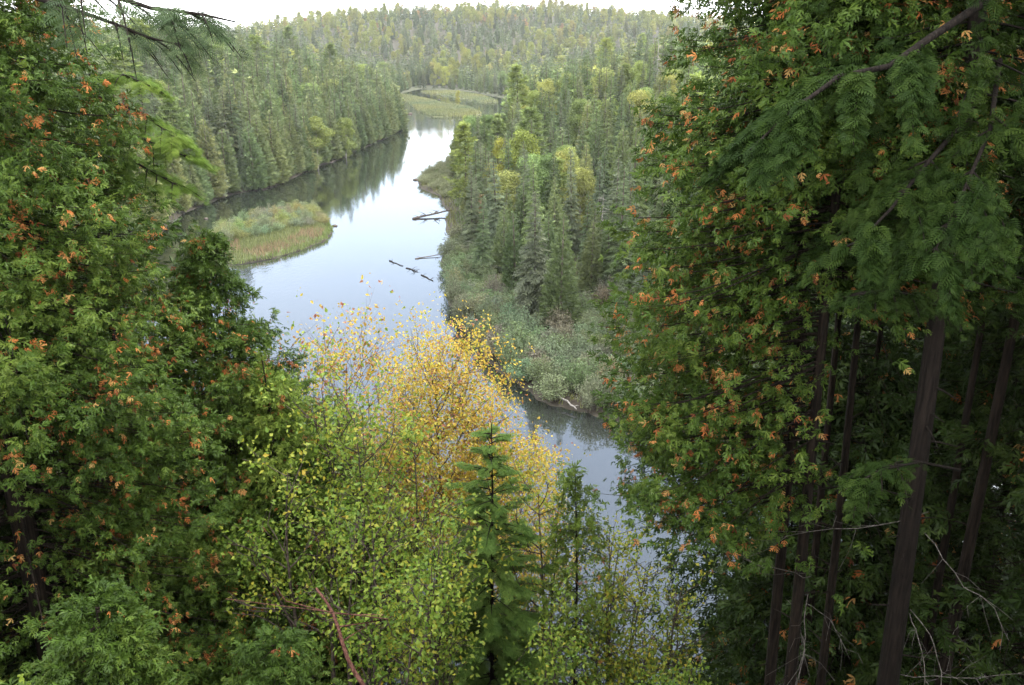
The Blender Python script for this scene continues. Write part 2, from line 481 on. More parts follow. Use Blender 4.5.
T_CEDAR = fan(3, .72, .10, .2, .62, .06)
T_CEDAR2 = fan(2, .90, .12, .28, .6, .05)
T_BOUGH = fan(6, 1.0, .058, .22, .45, .1, .05)
T_NEEDLE = fan(9, 1.0, .022, .12, .40, .06, .02)
T_FINE = fan(12, .9, .013, .14, .36, .05, .012)
T_HEM = fan(6, 1.05, .062, .2, .44, .06, .04)
T_LOW = fan(2, .8, .13, .25, .6, .15, .14)
T_SPR = fan(3, .8, .09, .2, .6, .1)
_lv = np.array([(0, 0, 0), (.35, .30, .06), (1, 0, -.08), (.35, -.30, .06), (.45, 0, -.02)], float)
T_LEAF = (_lv, np.array([(0, 4, 2, 1), (0, 3, 2, 4)]))
_cl = []
_cq = []
for k_, (ox, oy, an, sz) in enumerate([(0, 0, .2, 1), (.25, .5, 1.6, .8), (-.3, -.45, -1.9, .8), (.5, -.35, -.6, .7), (-.45, .35, 2.6, .7)]):
    c_, s_ = math.cos(an), math.sin(an)
    for (u, v, z) in [(0, 0, 0), (.35 * sz, .27 * sz, .1), (.8 * sz, 0, -.12), (.35 * sz, -.27 * sz, .1)]:
        _cl.append((ox + u * c_ - v * s_, oy + u * s_ + v * c_, z + .25 * (k_ % 3 - 1)))
    _cq.append(tuple(4 * k_ + j for j in range(4)))
T_CLUMP = (np.array(_cl), np.array(_cq))

def rdir(n, up=0.0):
    v = rng.normal(size=(n, 3)); v[:, 2] += up
    return unit(v)

# ------------------------------------------------------------------ forest tree kinds
def trunk_mb(H, r, n=6, lean=0.0, mb=None, top=.97, mat=0):
    mb = mb or MB()
    z = np.linspace(-.4, H * top, 7)
    a = rng.random() * 6
    off = lean * (z / H) ** 2 * H
    mb.tube(np.stack([off * math.cos(a), off * math.sin(a), z], 1), r * (1 - .93 * np.clip(z / H, 0, 1)) + .012, n, mat)
    return mb

def spruce_crown(H, Rm, nlev, low=.06, pw=.85, T=T_BOUGH, dens=1.0, gap=.12):
    mb = MB(); P, X, Nn, s = [], [], [], []
    for i in range(nlev):
        t = i / nlev + rng.random() * .02
        z = H * (low + (1 - low) * t)
        r = (Rm * (1 - t) ** pw + .16) * rng.uniform(.78, 1.08)
        if t < .12: r *= .72 + 2 * t
        nb = max(4, int((7 + 7 * (1 - t)) * dens))
        a0 = rng.random() * 6
        for k in range(nb):
            if rng.random() < gap: continue
            a = a0 + k * 2 * PI / nb + rng.normal() * .22
            el = -.42 + .85 * t + rng.normal() * .09
            P.append((0, 0, z + rng.normal() * .12)); X.append((math.cos(a), math.sin(a), el))
            Nn.append((rng.normal() * .25, rng.normal() * .25, 1)); s.append(r * rng.uniform(.75, 1.15))
    mb.inst(T, P, X, Nn, np.array(s))
    # drooping side sprays near the tips give the shaggy edge
    P, X, s = np.array(P), unit(np.array(X)), np.array(s)
    m = int(len(P) * 1.0)
    k = rng.integers(0, len(P), m); f = rng.uniform(.35, .85, m)
    Q = P[k] + X[k] * (s[k] * f)[:, None] + [0, 0, -.05]
    D = X[k] * .6 + rdir(m) * .6 + [0, 0, -.55]
    mb.inst(T_SPR, Q, D, rdir(m, .8), s[k] * rng.uniform(.25, .42, m))
    if dens == 1.0:                     # inner twigs hide the stem
        m = 420
        t = rng.random(m) ** 1.2; a = rng.random(m) * 2 * PI; r = (Rm * (1 - t) ** pw) * rng.uniform(.1, .55, m) + .08
        P = np.stack([r * np.cos(a), r * np.sin(a), H * (low + (.99 - low) * t)], 1)
        mb.inst(T_SPR, P, np.stack([np.cos(a), np.sin(a), 0 * a - .2], 1) + rdir(m) * .5, rdir(m, .5), rng.uniform(.5, .8, m) * (1 - .5 * t))
    return mb

def cedar_crown(H, Rm, n, low=.04, pw=.7, sz=.75, lump=.18):
    mb = MB()
    t = 1 - np.sqrt(rng.random(n)) * .995
    t = np.clip(t, 0, .985)
    a = rng.random(n) * 2 * PI
    l = 1 + lump * np.sin(a * 3 + t * 17) * np.sin(t * 23 + a * 2)
    r = (Rm * np.minimum((1 - t) ** pw, .55 + 3.0 * t) * l + .08) * rng.uniform(.38, 1.0, n) ** .8
    P = np.stack([r * np.cos(a), r * np.sin(a), H * (low + (1 - low) * t)], 1)
    rad = np.stack([np.cos(a), np.sin(a), 0 * a], 1)
    X = rad + np.stack([0 * a, 0 * a, .55 + rng.normal(size=n) * .4], 1) + rdir(n) * .35
    mb.inst(T_SPR, P - unit(X) * .2, X, rdir(n) + rad * .6 + [0, 0, .5], sz * rng.uniform(.6, 1.15, n) * (1 - .45 * t))
    return mb

def lumpy_points(n, lobes, fill=.55):
    """points through the volume of a set of ellipsoid lobes, denser near each lobe's skin"""
    k = rng.choice(len(lobes), n, p=np.array([l[3] ** 2 for l in lobes]) / sum(l[3] ** 2 for l in lobes))
    Lc = np.array(lobes)[k]
    d = rdir(n)
    rr = rng.uniform(fill, 1.02, n) ** .8
    p = Lc[:, :3] + d * rr[:, None] * Lc[:, 3:4] * [1, 1, .8]
    return p, d

def broad_crown(H, Rm, n, nl=15, sz=.42, low=.16):
    lobes = []
    for i in range(nl):
        t = rng.random()
        rr = Rm * math.sin(PI * min(1, .22 + .78 * t * .95)) ** .7
        a = rng.random() * 2 * PI; q = rng.uniform(.25, .75) * rr
        lobes.append((q * math.cos(a), q * math.sin(a), H * (low + (.93 - low) * t), Rm * rng.uniform(.34, .56)))
    lobes.append((0, 0, H * .9, Rm * .36))
    p, d = lumpy_points(n, lobes)
    mb = MB()
    mb.inst(T_CLUMP, p, rdir(n) + d * .3, d + rdir(n) * .7 + [0, 0, .5], sz * rng.uniform(.6, 1.2, n))
    return mb, lobes

def pine_crown(H, Rm, nlev=11):
    mb = MB(); P, X, s = [], [], []
    for i in range(nlev):
        t = i / (nlev - 1); z = H * (.22 + .76 * t)
        r = Rm * (1 - t) ** .6 * rng.uniform(.7, 1.1) + .3
        for k in range(rng.integers(5, 9)):
            a = rng.random() * 2 * PI
            l = r * rng.uniform(.7, 1.1)
            for f in np.linspace(.35, 1, 6):
                for _ in range(4):
                    P.append((math.cos(a) * l * f + rng.normal() * .28, math.sin(a) * l * f + rng.normal() * .28, z + l * f * .16 + rng.normal() * .28))
                    X.append((math.cos(a) + rng.normal() * .6, math.sin(a) + rng.normal() * .6, .35 + rng.normal() * .2)); s.append(rng.uniform(.55, .95))
    mb.inst(T_SPR, P, X, rdir(len(P), 1.6), np.array(s))
    return mb

def snag_mb(H, r):
    mb = trunk_mb(H, r, 5, .02)
    for k in range(46):
        z = H * rng.uniform(.12, .97); a = rng.random() * 2 * PI; l = (H - z) * .16 + rng.uniform(.4, 1.3)
        p = [np.array([0, 0, z])]
        for j in range(3):
            p.append(p[-1] + np.array([math.cos(a + rng.normal() * .3), math.sin(a + rng.normal() * .3), rng.normal() * .3 - .1]) * l / 3)
        mb.tube(p, [.035, .025, .018, .008], 3)
        for j in range(2):
            q = p[1 + j]; dd = rdir(1)[0]
            mb.tube([q, q + dd * l * .3], [.015, .006], 3)
    return mb

KIND = {}
def proto(kind, crowns, trunks, H, mats):
    KIND.setdefault(kind, []).append(dict(crown=crowns, trunk=trunks, H=H, mats=mats))

for k in range(5):
    h, r = 16.0, rng.uniform(2.0, 2.9)
    proto('spruce_tree', spruce_crown(h, r, 27, .05 + .05 * (k % 2), rng.uniform(.75, 1.0), gap=.10 + .06 * (k % 3)).mesh('crown', [M['far_leaf']]),
          trunk_mb(h, .2, 6).mesh('trunk', [M['far_bark']], True), h, None)
for k in range(5):
    h, r = 13.5, rng.uniform(1.8, 2.4)
    proto('cedar_tree', cedar_crown(h, r, 1900, .03, rng.uniform(.6, .85), .8).mesh('crown', [M['far_leaf']]),
          trunk_mb(h, .2, 6).mesh('trunk', [M['far_bark']], True), h, None)
for k in range(5):
    h, r = 13.0, rng.uniform(2.5, 3.3)
    cr, lobes = broad_crown(h, r, 2100)
    tb = trunk_mb(h, .16, 6, .01, top=.85)
    for l in lobes:
        z0 = h * rng.uniform(.25, .6)
        tb.tube([(0, 0, min(z0, l[2] * .9)), (l[0] * .5, l[1] * .5, (z0 + l[2]) / 2), l[:3]], [.07, .045, .02], 4)
    proto('birch_tree', cr.mesh('crown', [M['far_leaf']]), tb.mesh('trunk', [M['grey_bark']], True), h, None)
for k in range(3):
    h = 17.0
    proto('pine_tree', pine_crown(h, rng.uniform(2.6, 3.4)).mesh('crown', [M['far_leaf']]), trunk_mb(h, .22, 6).mesh('trunk', [M['far_bark']], True), h, None)
for k in range(3):
    proto('dead_tree', None, snag_mb(11, .13).mesh('dead_tree', [M['grey_bark']]), 11.0, None)

T_ONE = fan(1, .8, .17, .25, .7, .2, .15)
def low_tree(kind, seed):
    """few-faced version for the far-off woods"""
    mb = MB()
    if kind == 'spruce_tree':
        P, X, q = [], [], []
        for i in range(12):
            t = i / 12; r = (2.6 * (1 - t) ** .9 + .2) * rng.uniform(.8, 1.1)
            nb = 7 - int(3 * t); a0 = rng.random() * 6
            for k in range(nb):
                a = a0 + k * 2 * PI / nb + rng.normal() * .25
                P.append((0, 0, 16 * (.05 + .95 * t))); X.append((math.cos(a), math.sin(a), -.35 + .7 * t)); q.append(r * rng.uniform(.75, 1.15))
        mb.inst(T_ONE, P, X, rdir(len(P), 2), np.array(q))
        return mb
    n = 75
    if kind == 'cedar_tree':
        t = np.clip(1 - np.sqrt(rng.random(n)), 0, .97); a = rng.random(n) * 6.28
        r = 2.1 * np.minimum((1 - t) ** .7, .55 + 3 * t) * rng.uniform(.5, .9, n)
        rad = np.stack([np.cos(a), np.sin(a), 0 * a], 1)
        mb.inst(T_ONE, np.column_stack([r * np.cos(a), r * np.sin(a), 13.5 * (.03 + .94 * t)]), rad + rdir(n) * .5 + [0, 0, .5], rdir(n) + rad * .6, 1.9 * rng.uniform(.7, 1.1, n) * (1 - .45 * t))
        return mb
    lobes = [(rng.normal() * .8, rng.normal() * .8, 13 * z, rng.uniform(1.1, 1.7)) for z in (.3, .45, .55, .65, .75, .85)]
    p, d = lumpy_points(90, lobes)
    mb.inst(T_ONE, p, rdir(90), d + rdir(90) * .6, 1.25 * rng.uniform(.7, 1.2, 90))
    return mb

# ------------------------------------------------------------------ forest placement
PAL = {
    'spruce_tree': [((.080, .110, .048), 'dark green'), ((.108, .132, .076), 'grey-green'), ((.105, .150, .054), 'mid green')],
    'cedar_tree': [((.120, .150, .060), 'olive green'), ((.098, .136, .056), 'deep green'), ((.142, .166, .068), 'light olive')],
    'birch_tree': [((.165, .215, .062), 'yellow-green'), ((.225, .245, .070), 'pale yellow'), ((.135, .19, .060), 'fresh green')],
    'pine_tree': [((.130, .175, .052), 'feathery green'), ((.18, .225, .055), 'bright green')],
}
def far_colour(x, y, kind, u):
    if kind == 'birch_tree' and y > 560:
        c = [((.235, .22, .06), 'golden'), ((.25, .145, .06), 'orange'), ((.20, .22, .05), 'yellow-green')]
        hi = y > 800
        return c[0] if u < .12 else (c[1] if u < .20 and hi else c[2])
    p = PAL[kind][int(u * len(PAL[kind])) % len(PAL[kind])]
    return p if y < 590 else (tuple(.85 * c for c in p[0]), p[1])

trees = []
def spacing(y): return 3.9 if y < 260 else (4.6 if y < 450 else (6.5 if y < 700 else 8.0))
yy = 55.0
while yy < 1150:
    sp = spacing(yy)
    half = yy * .66 + 15
    n = int(2 * half / sp)
    X_ = -half + (np.arange(n) + rng.uniform(.05, .95, n)) * sp
    Y_ = yy + rng.uniform(-.5, .5, n) * sp
    P = np.stack([X_, Y_], 1)
    d, di, dm = river_land(P)
    hz = height(P)
    for x, y, dd, dmm, z in zip(X_, Y_, d, dm, hz):
        if dd < .5 or dmm > -3: continue
        right = x > midline(y)
        if y < 62 and abs(x) < 90: continue
        if right and 240 < y < 430 and dd < 16 and 512 + 850 * x / (y * .944 + 7) < 512: continue      # low wet ground by the marsh
        if right and y < 100 and dd < 14.5 + 2 * math.sin(y * .4): continue
        if right and 100 <= y < 125 and dd < 4: continue            # alder flat
        if right and 165 < y < 215 and dd < 5: continue
        if right and y < 450 and dd < 2.5: continue
        if y > 590 and dd < 1.5: continue
        if right and 85 < y < 400:
            p_, _, dep_ = proj((x, y, z)); 
            if p_ - 1.9 * F / dep_ < 449: continue
        w = wob(np.array(x), np.array(y), 31, 7)
        u = rng.random()
        if y > 590:
            bf = .20 + .30 * float(w) + (.16 if y > 860 else 0) + (.15 if dd < 40 else 0)
            kind = 'birch_tree' if u < bf else ('spruce_tree' if rng.random() < .75 else 'cedar_tree')
        elif right:
            bf = .14 + .22 * float(w)
            kind = 'birch_tree' if u < bf else ('pine_tree' if u > .985 else ('spruce_tree' if rng.random() < .62 else 'cedar_tree'))
        else:
            bf = (.06 if dd > 6 else .0) + .06 * float(w)
            kind = 'birch_tree' if u < bf else ('pine_tree' if u > .99 else ('cedar_tree' if rng.random() < (.75 if dd < 22 else .4) else 'spruce_tree'))
        p_ = int(rng.integers(0, len(KIND[kind])))
        Ht = {'spruce_tree': 15.5, 'cedar_tree': 14.0, 'birch_tree': 13.0, 'pine_tree': 18.0}[kind] * rng.uniform(.72, 1.12)
        if right and y < 200: Ht *= .86
        if y > 590: Ht *= rng.uniform(.62, 1.22)
        if not right and y < 560: Ht *= 1.22
        if dd < 4: Ht *= .85
        col, cn = far_colour(x, y, kind, rng.random())
        if right and 130 < y < 430:
            p1 = proj((x, y, z)); p2 = proj((x, y, z + Ht))
            if p1[0] < 505 and p2[1] < 114: Ht = max(3.5, Ht * (p1[1] - 114) / (p1[1] - p2[1] + 1e-6))
        trees.append(dict(x=x, y=y, z=float(z) - .15, d=dd, kind=kind, p=p_, H=Ht, col=col, cn=cn, right=right))
    yy += sp

# the row that stands with its feet at the left shore
for (ax, ay), (bx_, by_) in zip(LEFT[:-3], LEFT[1:-2]):
    a_, b_ = np.array([ax, ay]), np.array([bx_, by_]); Ls = np.linalg.norm(b_ - a_); nrm = np.array([-(b_ - a_)[1], (b_ - a_)[0]]) / Ls
    for f in np.arange(0, Ls, 2.7):
        q = a_ + (b_ - a_) * (f + rng.uniform(-.8, .8)) / Ls + nrm * rng.uniform(.3, 1.6)
        if sdist(q, RIVER)[0] < .15: continue
        u = rng.random(); kind = 'cedar_tree' if u < .74 else 'spruce_tree'
        col, cn = far_colour(q[0], q[1], kind, rng.random())
        trees.append(dict(x=q[0], y=q[1], z=H1(*q) - .3, d=1.5, kind=kind, p=int(rng.integers(0, 5)), H=rng.uniform(8, 16), col=col, cn=cn, right=False))

# hand-placed trees the photograph singles out
def special(px, py, kind, H, col, cn, label, p=0):
    x, y = hit(px, py) if py > 110 else gp(px, py, .8)
    trees.append(dict(x=x, y=y, z=H1(x, y) - .15, d=float(river_land(np.array([[x, y]]))[0][0]), kind=kind, p=p, H=H, col=col, cn=cn, right=x > midline(y), label=label))
special(466, 214, 'pine_tree', 15, (.15, .19, .045), 'bright green', 'bright feathery green larch leaning over the right bank beside the grassy spit', 0)
special(486, 246, 'cedar_tree', 8.5, (.145, .108, .055), 'rust brown', 'slender rust-brown conifer on the right bank, the only brown one', 1)
special(318, 168, 'birch_tree', 13, (.16, .20, .05), 'yellow-green', 'rounded yellow-green broadleaf tree in the left shore row of conifers', 2)
special(346, 158, 'birch_tree', 11, (.14, .18, .05), 'yellow-green', 'narrow yellow-green birch in the left shore row, upstream of the rounded one', 3)
special(458, 100, 'birch_tree', 7, (.28, .28, .05), 'yellow', 'small bright yellow tree at the edge of the far marsh', 1)
special(446, 88, 'birch_tree', 14, (.30, .32, .06), 'yellow', 'round pale yellow tree standing behind the far marsh', 0)
special(560, 330, 'cedar_tree', 12.5, (.085, .120, .045), 'deep green', 'broad deep green cedar standing right behind the grey-green shrubs', 2)
special(535, 322, 'spruce_tree', 14, (.085, .105, .068), 'grey', 'thin grey spruce with drooping bare twigs beside the broad cedar', 1)
special(516, 300, 'cedar_tree', 10.5, (.070, .105, .040), 'deep green', 'small pointed cedar at the downstream end of the right bank row', 3)
special(500, 215, 'birch_tree', 13, (.24, .25, .045), 'yellow', 'large yellow-green aspen on the right slope above the brown conifer', 4)
special(520, 212, 'birch_tree', 14, (.21, .24, .045), 'yellow', 'tall yellow aspen on the right slope, the rear one of the yellow pair', 2)

# which trees the picture shows: skyline test from near to far
for t in trees:
    px, py, dep = proj((t['x'], t['y'], t['z'])); _, pt, _ = proj((t['x'], t['y'], t['z'] + t['H']))
    t['px'], t['py'], t['top'], t['dep'] = float(px), float(py), float(pt), float(dep)
trees.sort(key=lambda t: t['dep'])
skyl = np.full(1400, 720.0)                 # columns -188 .. 1211
skyl[:188 + 130] = 0; skyl[188 + 690:] = 0  # behind the big cedars
skyl[188 + 130:188 + 210] = 230; skyl[188 + 600:188 + 690] = 330
for t in trees:
    wpx = max(1.0, .15 * t['H'] * F / t['dep'])
    a, c = int(t['px'] - wpx) + 188, int(t['px'] + wpx) + 189
    if c <= 0 or a >= 1400 or t['top'] > 700: t['vis'] = 0; continue
    a, c = max(a, 0), min(c, 1400)
    u = np.abs(np.linspace(-1, 1, c - a)) if c - a > 1 else np.zeros(1)
    top = t['top'] + u * (t['py'] - t['top']) * .8
    base = np.minimum(skyl[a:c], t['py'])
    t['vis'] = float(np.maximum(base - top, 0).sum())
    skyl[a:c] = np.minimum(skyl[a:c], top + 2)
inview = {}
for t in trees:
    t['single'] = False
    if t['vis'] > 3: inview.setdefault(t['kind'], []).append(t)
for k, l in inview.items():
    l.sort(key=lambda t: -t['vis'])
    for t in l[:290]: t['single'] = True

# words that say which tree: the rows along the shores are told by their order
def order_word(i):
    w = ['first', 'second', 'third', 'fourth', 'fifth', 'sixth', 'seventh', 'eighth', 'ninth', 'tenth', 'eleventh', 'twelfth', 'thirteenth', 'fourteenth', 'fifteenth',
         'sixteenth', 'seventeenth', 'eighteenth', 'nineteenth', 'twentieth']
    return w[i] if i < len(w) else None
NOUN = {'spruce_tree': 'spruce', 'cedar_tree': 'cedar', 'birch_tree': 'birch', 'pine_tree': 'pine'}
singles = [t for t in trees if t['single']]
rows = {}
for t in singles:
    if t['y'] > 590: zone = 'far shore' if t['d'] < 45 else 'far hill'
    elif t['right']: zone = 'right row' if t['d'] < (26 if t['y'] < 120 else 11) else 'right slope'
    else: zone = 'left row' if t['d'] < 7 else 'left slope'
    t['zone'] = zone
    if 'label' not in t: rows.setdefault((zone, t['kind'], t['cn']), []).append(t)
    t['group'] = {'far shore': 'trees behind the far marsh', 'far hill': 'trees on the far hill', 'right row': 'trees along the right bank', 'right slope': 'trees on the right slope',
                  'left row': 'trees along the left bank', 'left slope': 'trees on the left slope'}[zone]
for (zone, kind, cn), l in rows.items():
    l.sort(key=lambda t: t['px'])
    for i, t in enumerate(l):
        n = NOUN[kind]; ow = order_word(i)
        if zone == 'left row':
            t['label'] = (f"{ow} {cn} {n} from the left in the shore row on the left bank" if ow else f"{cn} {n} at the upstream end of the left shore row")
        elif zone == 'right row':
            t['label'] = (f"{ow} {cn} {n} from the left in the front row on the right bank" if ow else f"{cn} {n} crowded behind the alders on the right bank")
        elif zone == 'far shore':
            t['label'] = (f"{ow} {cn} {n} from the left in the tree line behind the marsh" if ow else f"{cn} {n} at the right end of the tree line behind the marsh")
        else:
            where = {'left slope': 'left valley slope', 'right slope': 'right valley slope', 'far hill': 'far hill'}[zone]
            lev = t['d'] / (150 if zone != 'far hill' else 480)
            pos = 'low' if lev < .25 else ('halfway up' if lev < .6 else 'high')
            sz = 'tall' if t['H'] > 15 else ('small' if t['H'] < 11.5 else 'middling')
            third = 'by the river' if (t['px'] > 270 if zone == 'left slope' else t['px'] < (520 if zone == 'right slope' else 430)) else 'away from the river'
            t['label'] = f"{sz} {cn} {n} {pos} on the {where}, {third}"

def place_tree(t):
    pr = KIND[t['kind']][t['p']]
    s = t['H'] / pr['H']; w = s * random.uniform(.95, 1.3) * (1.12 if t['zone'] in ('left row', 'left slope') else 1)
    rz = random.uniform(0, 6.28)
    root = empty(t['kind'], (t['x'], t['y'], t['z']), rz)
    root.scale = (w, w, s)
    root.rotation_euler = (random.gauss(0, .018), random.gauss(0, .018), rz)
    v = random.uniform(.82, 1.2); g = random.uniform(.93, 1.07)
    col = (t['col'][0] * v * g, t['col'][1] * v, t['col'][2] * v / g, 1)
    for nm in ('trunk', 'crown'):
        o = bpy.data.objects.new(nm, pr[nm]); COL.objects.link(o); o.parent = root; o.color = col
    tag(root, t['label'], 'tree', t['group'])
for t in singles: place_tree(t)

# everything beyond the individuals: one mass of woods
lows = {k: [low_tree(k, i) for i in range(4)] for k in ('spruce_tree', 'cedar_tree', 'birch_tree')}
lowm = {}
for k, l in lows.items():
    lowm[k] = [(np.concatenate(m.v), np.concatenate(m.q), np.concatenate(m.r)) for m in l]
b = MB()
for t in trees:
    if t['single']: continue
    if t['y'] < 130 and abs(t['px'] - 512) > 560: continue
    if t['vis'] == 0 and rng.random() < .55: continue
    k = t['kind'] if t['kind'] != 'pine_tree' else 'spruce_tree'
    V, Q, rr = lowm[k][int(rng.integers(0, 4))]
    s = t['H'] / (16 if k == 'spruce_tree' else 13.5); w = s * rng.uniform(.95, 1.3) * (1.25 if k == 'birch_tree' else 1.1); a = rng.random() * 6.28
    c_, s_ = math.cos(a) * w, math.sin(a) * w
    P = np.stack([V[:, 0] * c_ - V[:, 1] * s_ + t['x'], V[:, 0] * s_ + V[:, 1] * c_ + t['y'], V[:, 2] * s + t['z']], 1)
    v = rng.uniform(.8, 1.2)
    b.add(P, q=Q, rnd=rr, col=np.array(t['col']) * v)
tag(b.build('forest', M['stuff_leaf'], color=True), 'unbroken mass of woods on the far hill and behind the nearer trees', 'forest', kind='stuff')

# a few bare grey snags
for (px, py, h, lab) in [(600, 262, 9, 'bare grey dead tree among green trees on the right slope'), (632, 250, 8, 'smaller bare grey snag beside the right-hand cedar boughs'),
                         (205, 197, 8, 'dead grey trunk at the water edge by the left cedars'), (655, 40, 15, 'tall bare-topped snag rising over the right skyline')]:
    x, y = hit(px, py) if py > 60 else (at(px, 120, 190)[0], 190)
    pr = KIND['dead_tree'][random.randrange(3)]
    o = bpy.data.objects.new('dead_tree', pr['trunk']); COL.objects.link(o)
    o.location = (x, y, H1(x, y) - .2); s = h / 11; o.scale = (s, s, s); o.rotation_euler[2] = random.random() * 6
    tag(o, lab, 'dead tree')

# ------------------------------------------------------------------ shrubs
def shrub_proto(h, r, n, sz):
    """many thin stems fanning up from the base, leaves along their upper part"""
    cr, st = MB(), MB(); P, X = [], []
    ns = 44
    for k in range(ns):
        a = rng.random() * 6.28; q = r * math.sqrt(rng.random()) * 1.0; hh = h * (1.05 - .45 * (q / r) ** 2) * rng.uniform(.72, 1.08)
        b0 = np.array([.25 * q * math.cos(a), .25 * q * math.sin(a), -.1])
        tip = np.array([q * math.cos(a), q * math.sin(a), hh])
        mid = (b0 + tip) / 2 + [0, 0, .12 * hh] + rng.normal(size=3) * .08
        u = np.linspace(0, 1, 6)[:, None]
        c = (1 - u) ** 2 * b0 + 2 * u * (1 - u) * mid + u * u * tip
        st.tube(c, np.linspace(.020, .005, 6), 3)
        m = n // ns
        g = rng.uniform(.12, .98, m) ** .8
        P.append(np.stack([np.interp(g, u[:, 0], c[:, j]) for j in range(3)], 1) + rng.normal(size=(m, 3)) * [.15, .15, .11])
        X.append(rdir(m) + (tip - b0) * .35)
    P, X = np.concatenate(P), np.concatenate(X)
    cr.inst(T_LEAF, P, X, rdir(len(P), .9), sz * rng.uniform(.6, 1.2, len(P)))
    return cr.mesh('foliage', [M['shrub_leaf']]), st.mesh('stems', [M['far_bark']])
SHR = [shrub_proto(2.6, 1.5, 2200, .17) for k in range(4)]
def shrub(x, y, h, w, col, label, group, name='alder_shrub'):
    f, s = SHR[random.randrange(4)]
    root = empty(name, (x, y, H1(x, y) - .05), random.random() * 6)
    root.scale = (w / 1.5, w / 1.5, h / 2.6)
    for nm, me in (('stems', s), ('foliage', f)):
        o = bpy.data.objects.new(nm, me); COL.objects.link(o); o.parent = root; o.color = (*col, 1)
    tag(root, label, 'shrub', group)

pts = []
for k in range(9000):
    x, y = rng.uniform(-16, 40), rng.uniform(58, 125)
    d = float(river_land(np.array([[x, y]]))[0][0])
    if x < midline(y) or d < .25 or d > (17.5 if y < 97 else 5): continue
    if any((x - a) ** 2 + (y - c) ** 2 < 1.5 ** 2 for a, c, _ in pts): continue
    pts.append((x, y, d))
    if len(pts) > 290: break
for x, y, d in pts:
    g = random.random()
    col = (.105, .132, .070) if g < .62 else ((.130, .138, .086) if g < .85 else (.095, .128, .055))
    px, py, _ = proj((x, y, 1.5))
    lab = ('alder thicket on the right bank, close to the water' if d < 5 else ('alder thicket on the right bank, middle of the flat' if d < 11 else 'alder thicket on the right bank, against the conifers'))
    cn = 'grey-green' if g < .62 else ('bare-twigged grey' if g < .85 else 'fresh green')
    shrub(x, y, rng.uniform(1.7, 3.1), rng.uniform(1.25, 1.9), [c * rng.uniform(.85, 1.15) for c in col], f"{cn} shrub of the {lab}", 'alder shrubs on the right bank')

isl = []
for k in range(900):
    px, py = rng.uniform(205, 335), rng.uniform(208, 266)
    x, y = gp(px, py)
    P = np.array([[x, y]]); di = float(river_land(P)[1][0])
    if di < .8: continue
    t = (py - (266 - (px - 205) * .22)) / 30.0       # 0 at front edge, negative behind
    if t > -.42: continue
    if any((x - a) ** 2 + (y - c) ** 2 < 1.25 ** 2 for a, c in isl): continue
    isl.append((x, y))
for i, (x, y) in enumerate(sorted(isl)):
    px, py, _ = proj((x, y, 1))
    ow = order_word(i)
    cn = 'grey-green' if i % 3 else 'yellow-green'
    col = (.17, .195, .11) if i % 3 else (.19, .22, .08)
    shrub(x, y, rng.uniform(1.4, 2.7), rng.uniform(.9, 1.45), [c * rng.uniform(.85, 1.15) for c in col],
          f"{ow or 'last'} {cn} willow from the left on the grassy island" if ow else f"{cn} willow at the upstream end of the grassy island", 'willows on the island', 'willow_shrub')
spit = []
for k in range(400):
    px, py = rng.uniform(418, 452), rng.uniform(160, 200)
    x, y = gp(px, py); d = float(river_land(np.array([[x, y]]))[0][0])
    if d < .6 or d > 9: continue
    if any((x - a) ** 2 + (y - c) ** 2 < 2.0 ** 2 for a, c in spit): continue
    spit.append((x, y))
for i, (x, y) in enumerate(spit):
    shrub(x, y, rng.uniform(1.0, 1.9), rng.uniform(1.2, 1.8), (.15, .165, .085), 'low grey-green shrub on the spit of the right bank', 'shrubs on the right bank spit', 'willow_shrub')

# ------------------------------------------------------------------ grasses and sedge: uncountable
def grass(name, P, hmin, hmax, colf, label, wid=.12):
    n = len(P); b = MB()
    z = height(P)
    T = (np.array([(0, -.5, 0), (0, .5, 0), (.6, .3, .12), (1, .0, .3), (.6, -.3, .12)]), np.array([(0, 1, 2, 4), (4, 2, 3, 3)]))
    T = (np.array([(0, -.5, 0), (0, .5, 0), (1, .12, .25), (1, -.12, .25)]), np.array([(0, 1, 2, 3)]))
    hh = rng.uniform(hmin, hmax, n)
    X = rdir(n) * .35 + [0, 0, 1]
    b.inst(T, np.column_stack([P, z - .03]), X, rdir(n) * [1, 1, .1], np.stack([hh, np.full(n, wid), hh], 1), col=colf(P))
    o = b.build(name, M['grass'], color=True)
    tag(o, label, 'grass', kind='stuff')

def scatter_poly(poly, n, margin):
    lo, hi = poly.min(0), poly.max(0)
    P = rng.uniform(lo, hi, (n * 3, 2))
    P = P[-sdist(P, poly) > margin]
    return P[:n]
def isle_col(P):
    px, py, _ = proj(np.column_stack([P, np.full(len(P), .5)]))
    e = -sdist(P, ISLE)
    c = np.tile(np.array([.13, .15, .062]), (len(P), 1))
    red = (e > 1.0) & (e < 4.6) & (P[:, 1] < ISLE[:, 1].mean() + .3 * (P[:, 0] - ISLE[:, 0].mean()) + 1.0) & (wob(P[:, 0], P[:, 1], 2.0) > -.45)
    c[red & (rng.random(len(P)) < .75)] = (.175, .125, .08)
    c[(e < 1.0)] = (.115, .15, .05)
    return c * rng.uniform(.75, 1.25, (len(P), 1))
grass('island_sedge', scatter_poly(ISLE, 14000, .1), .3, .9, isle_col, 'green and reddish sedge covering the low island in the river', .09)
def marsh_col(P):
    w = wob(P[:, 0], P[:, 1], 9.0, 2)[:, None]
    return (np.array([.14, .158, .078]) + np.array([.035, .02, .0]) * w) * rng.uniform(.8, 1.2, (len(P), 1))
grass('marsh_grass', np.concatenate([scatter_poly(MARSH, 26000, .4), scatter_poly(MARSH2, 9000, .4)]), .4, 1.0, marsh_col, 'tawny green grass of the marsh at the head of the river', .45)
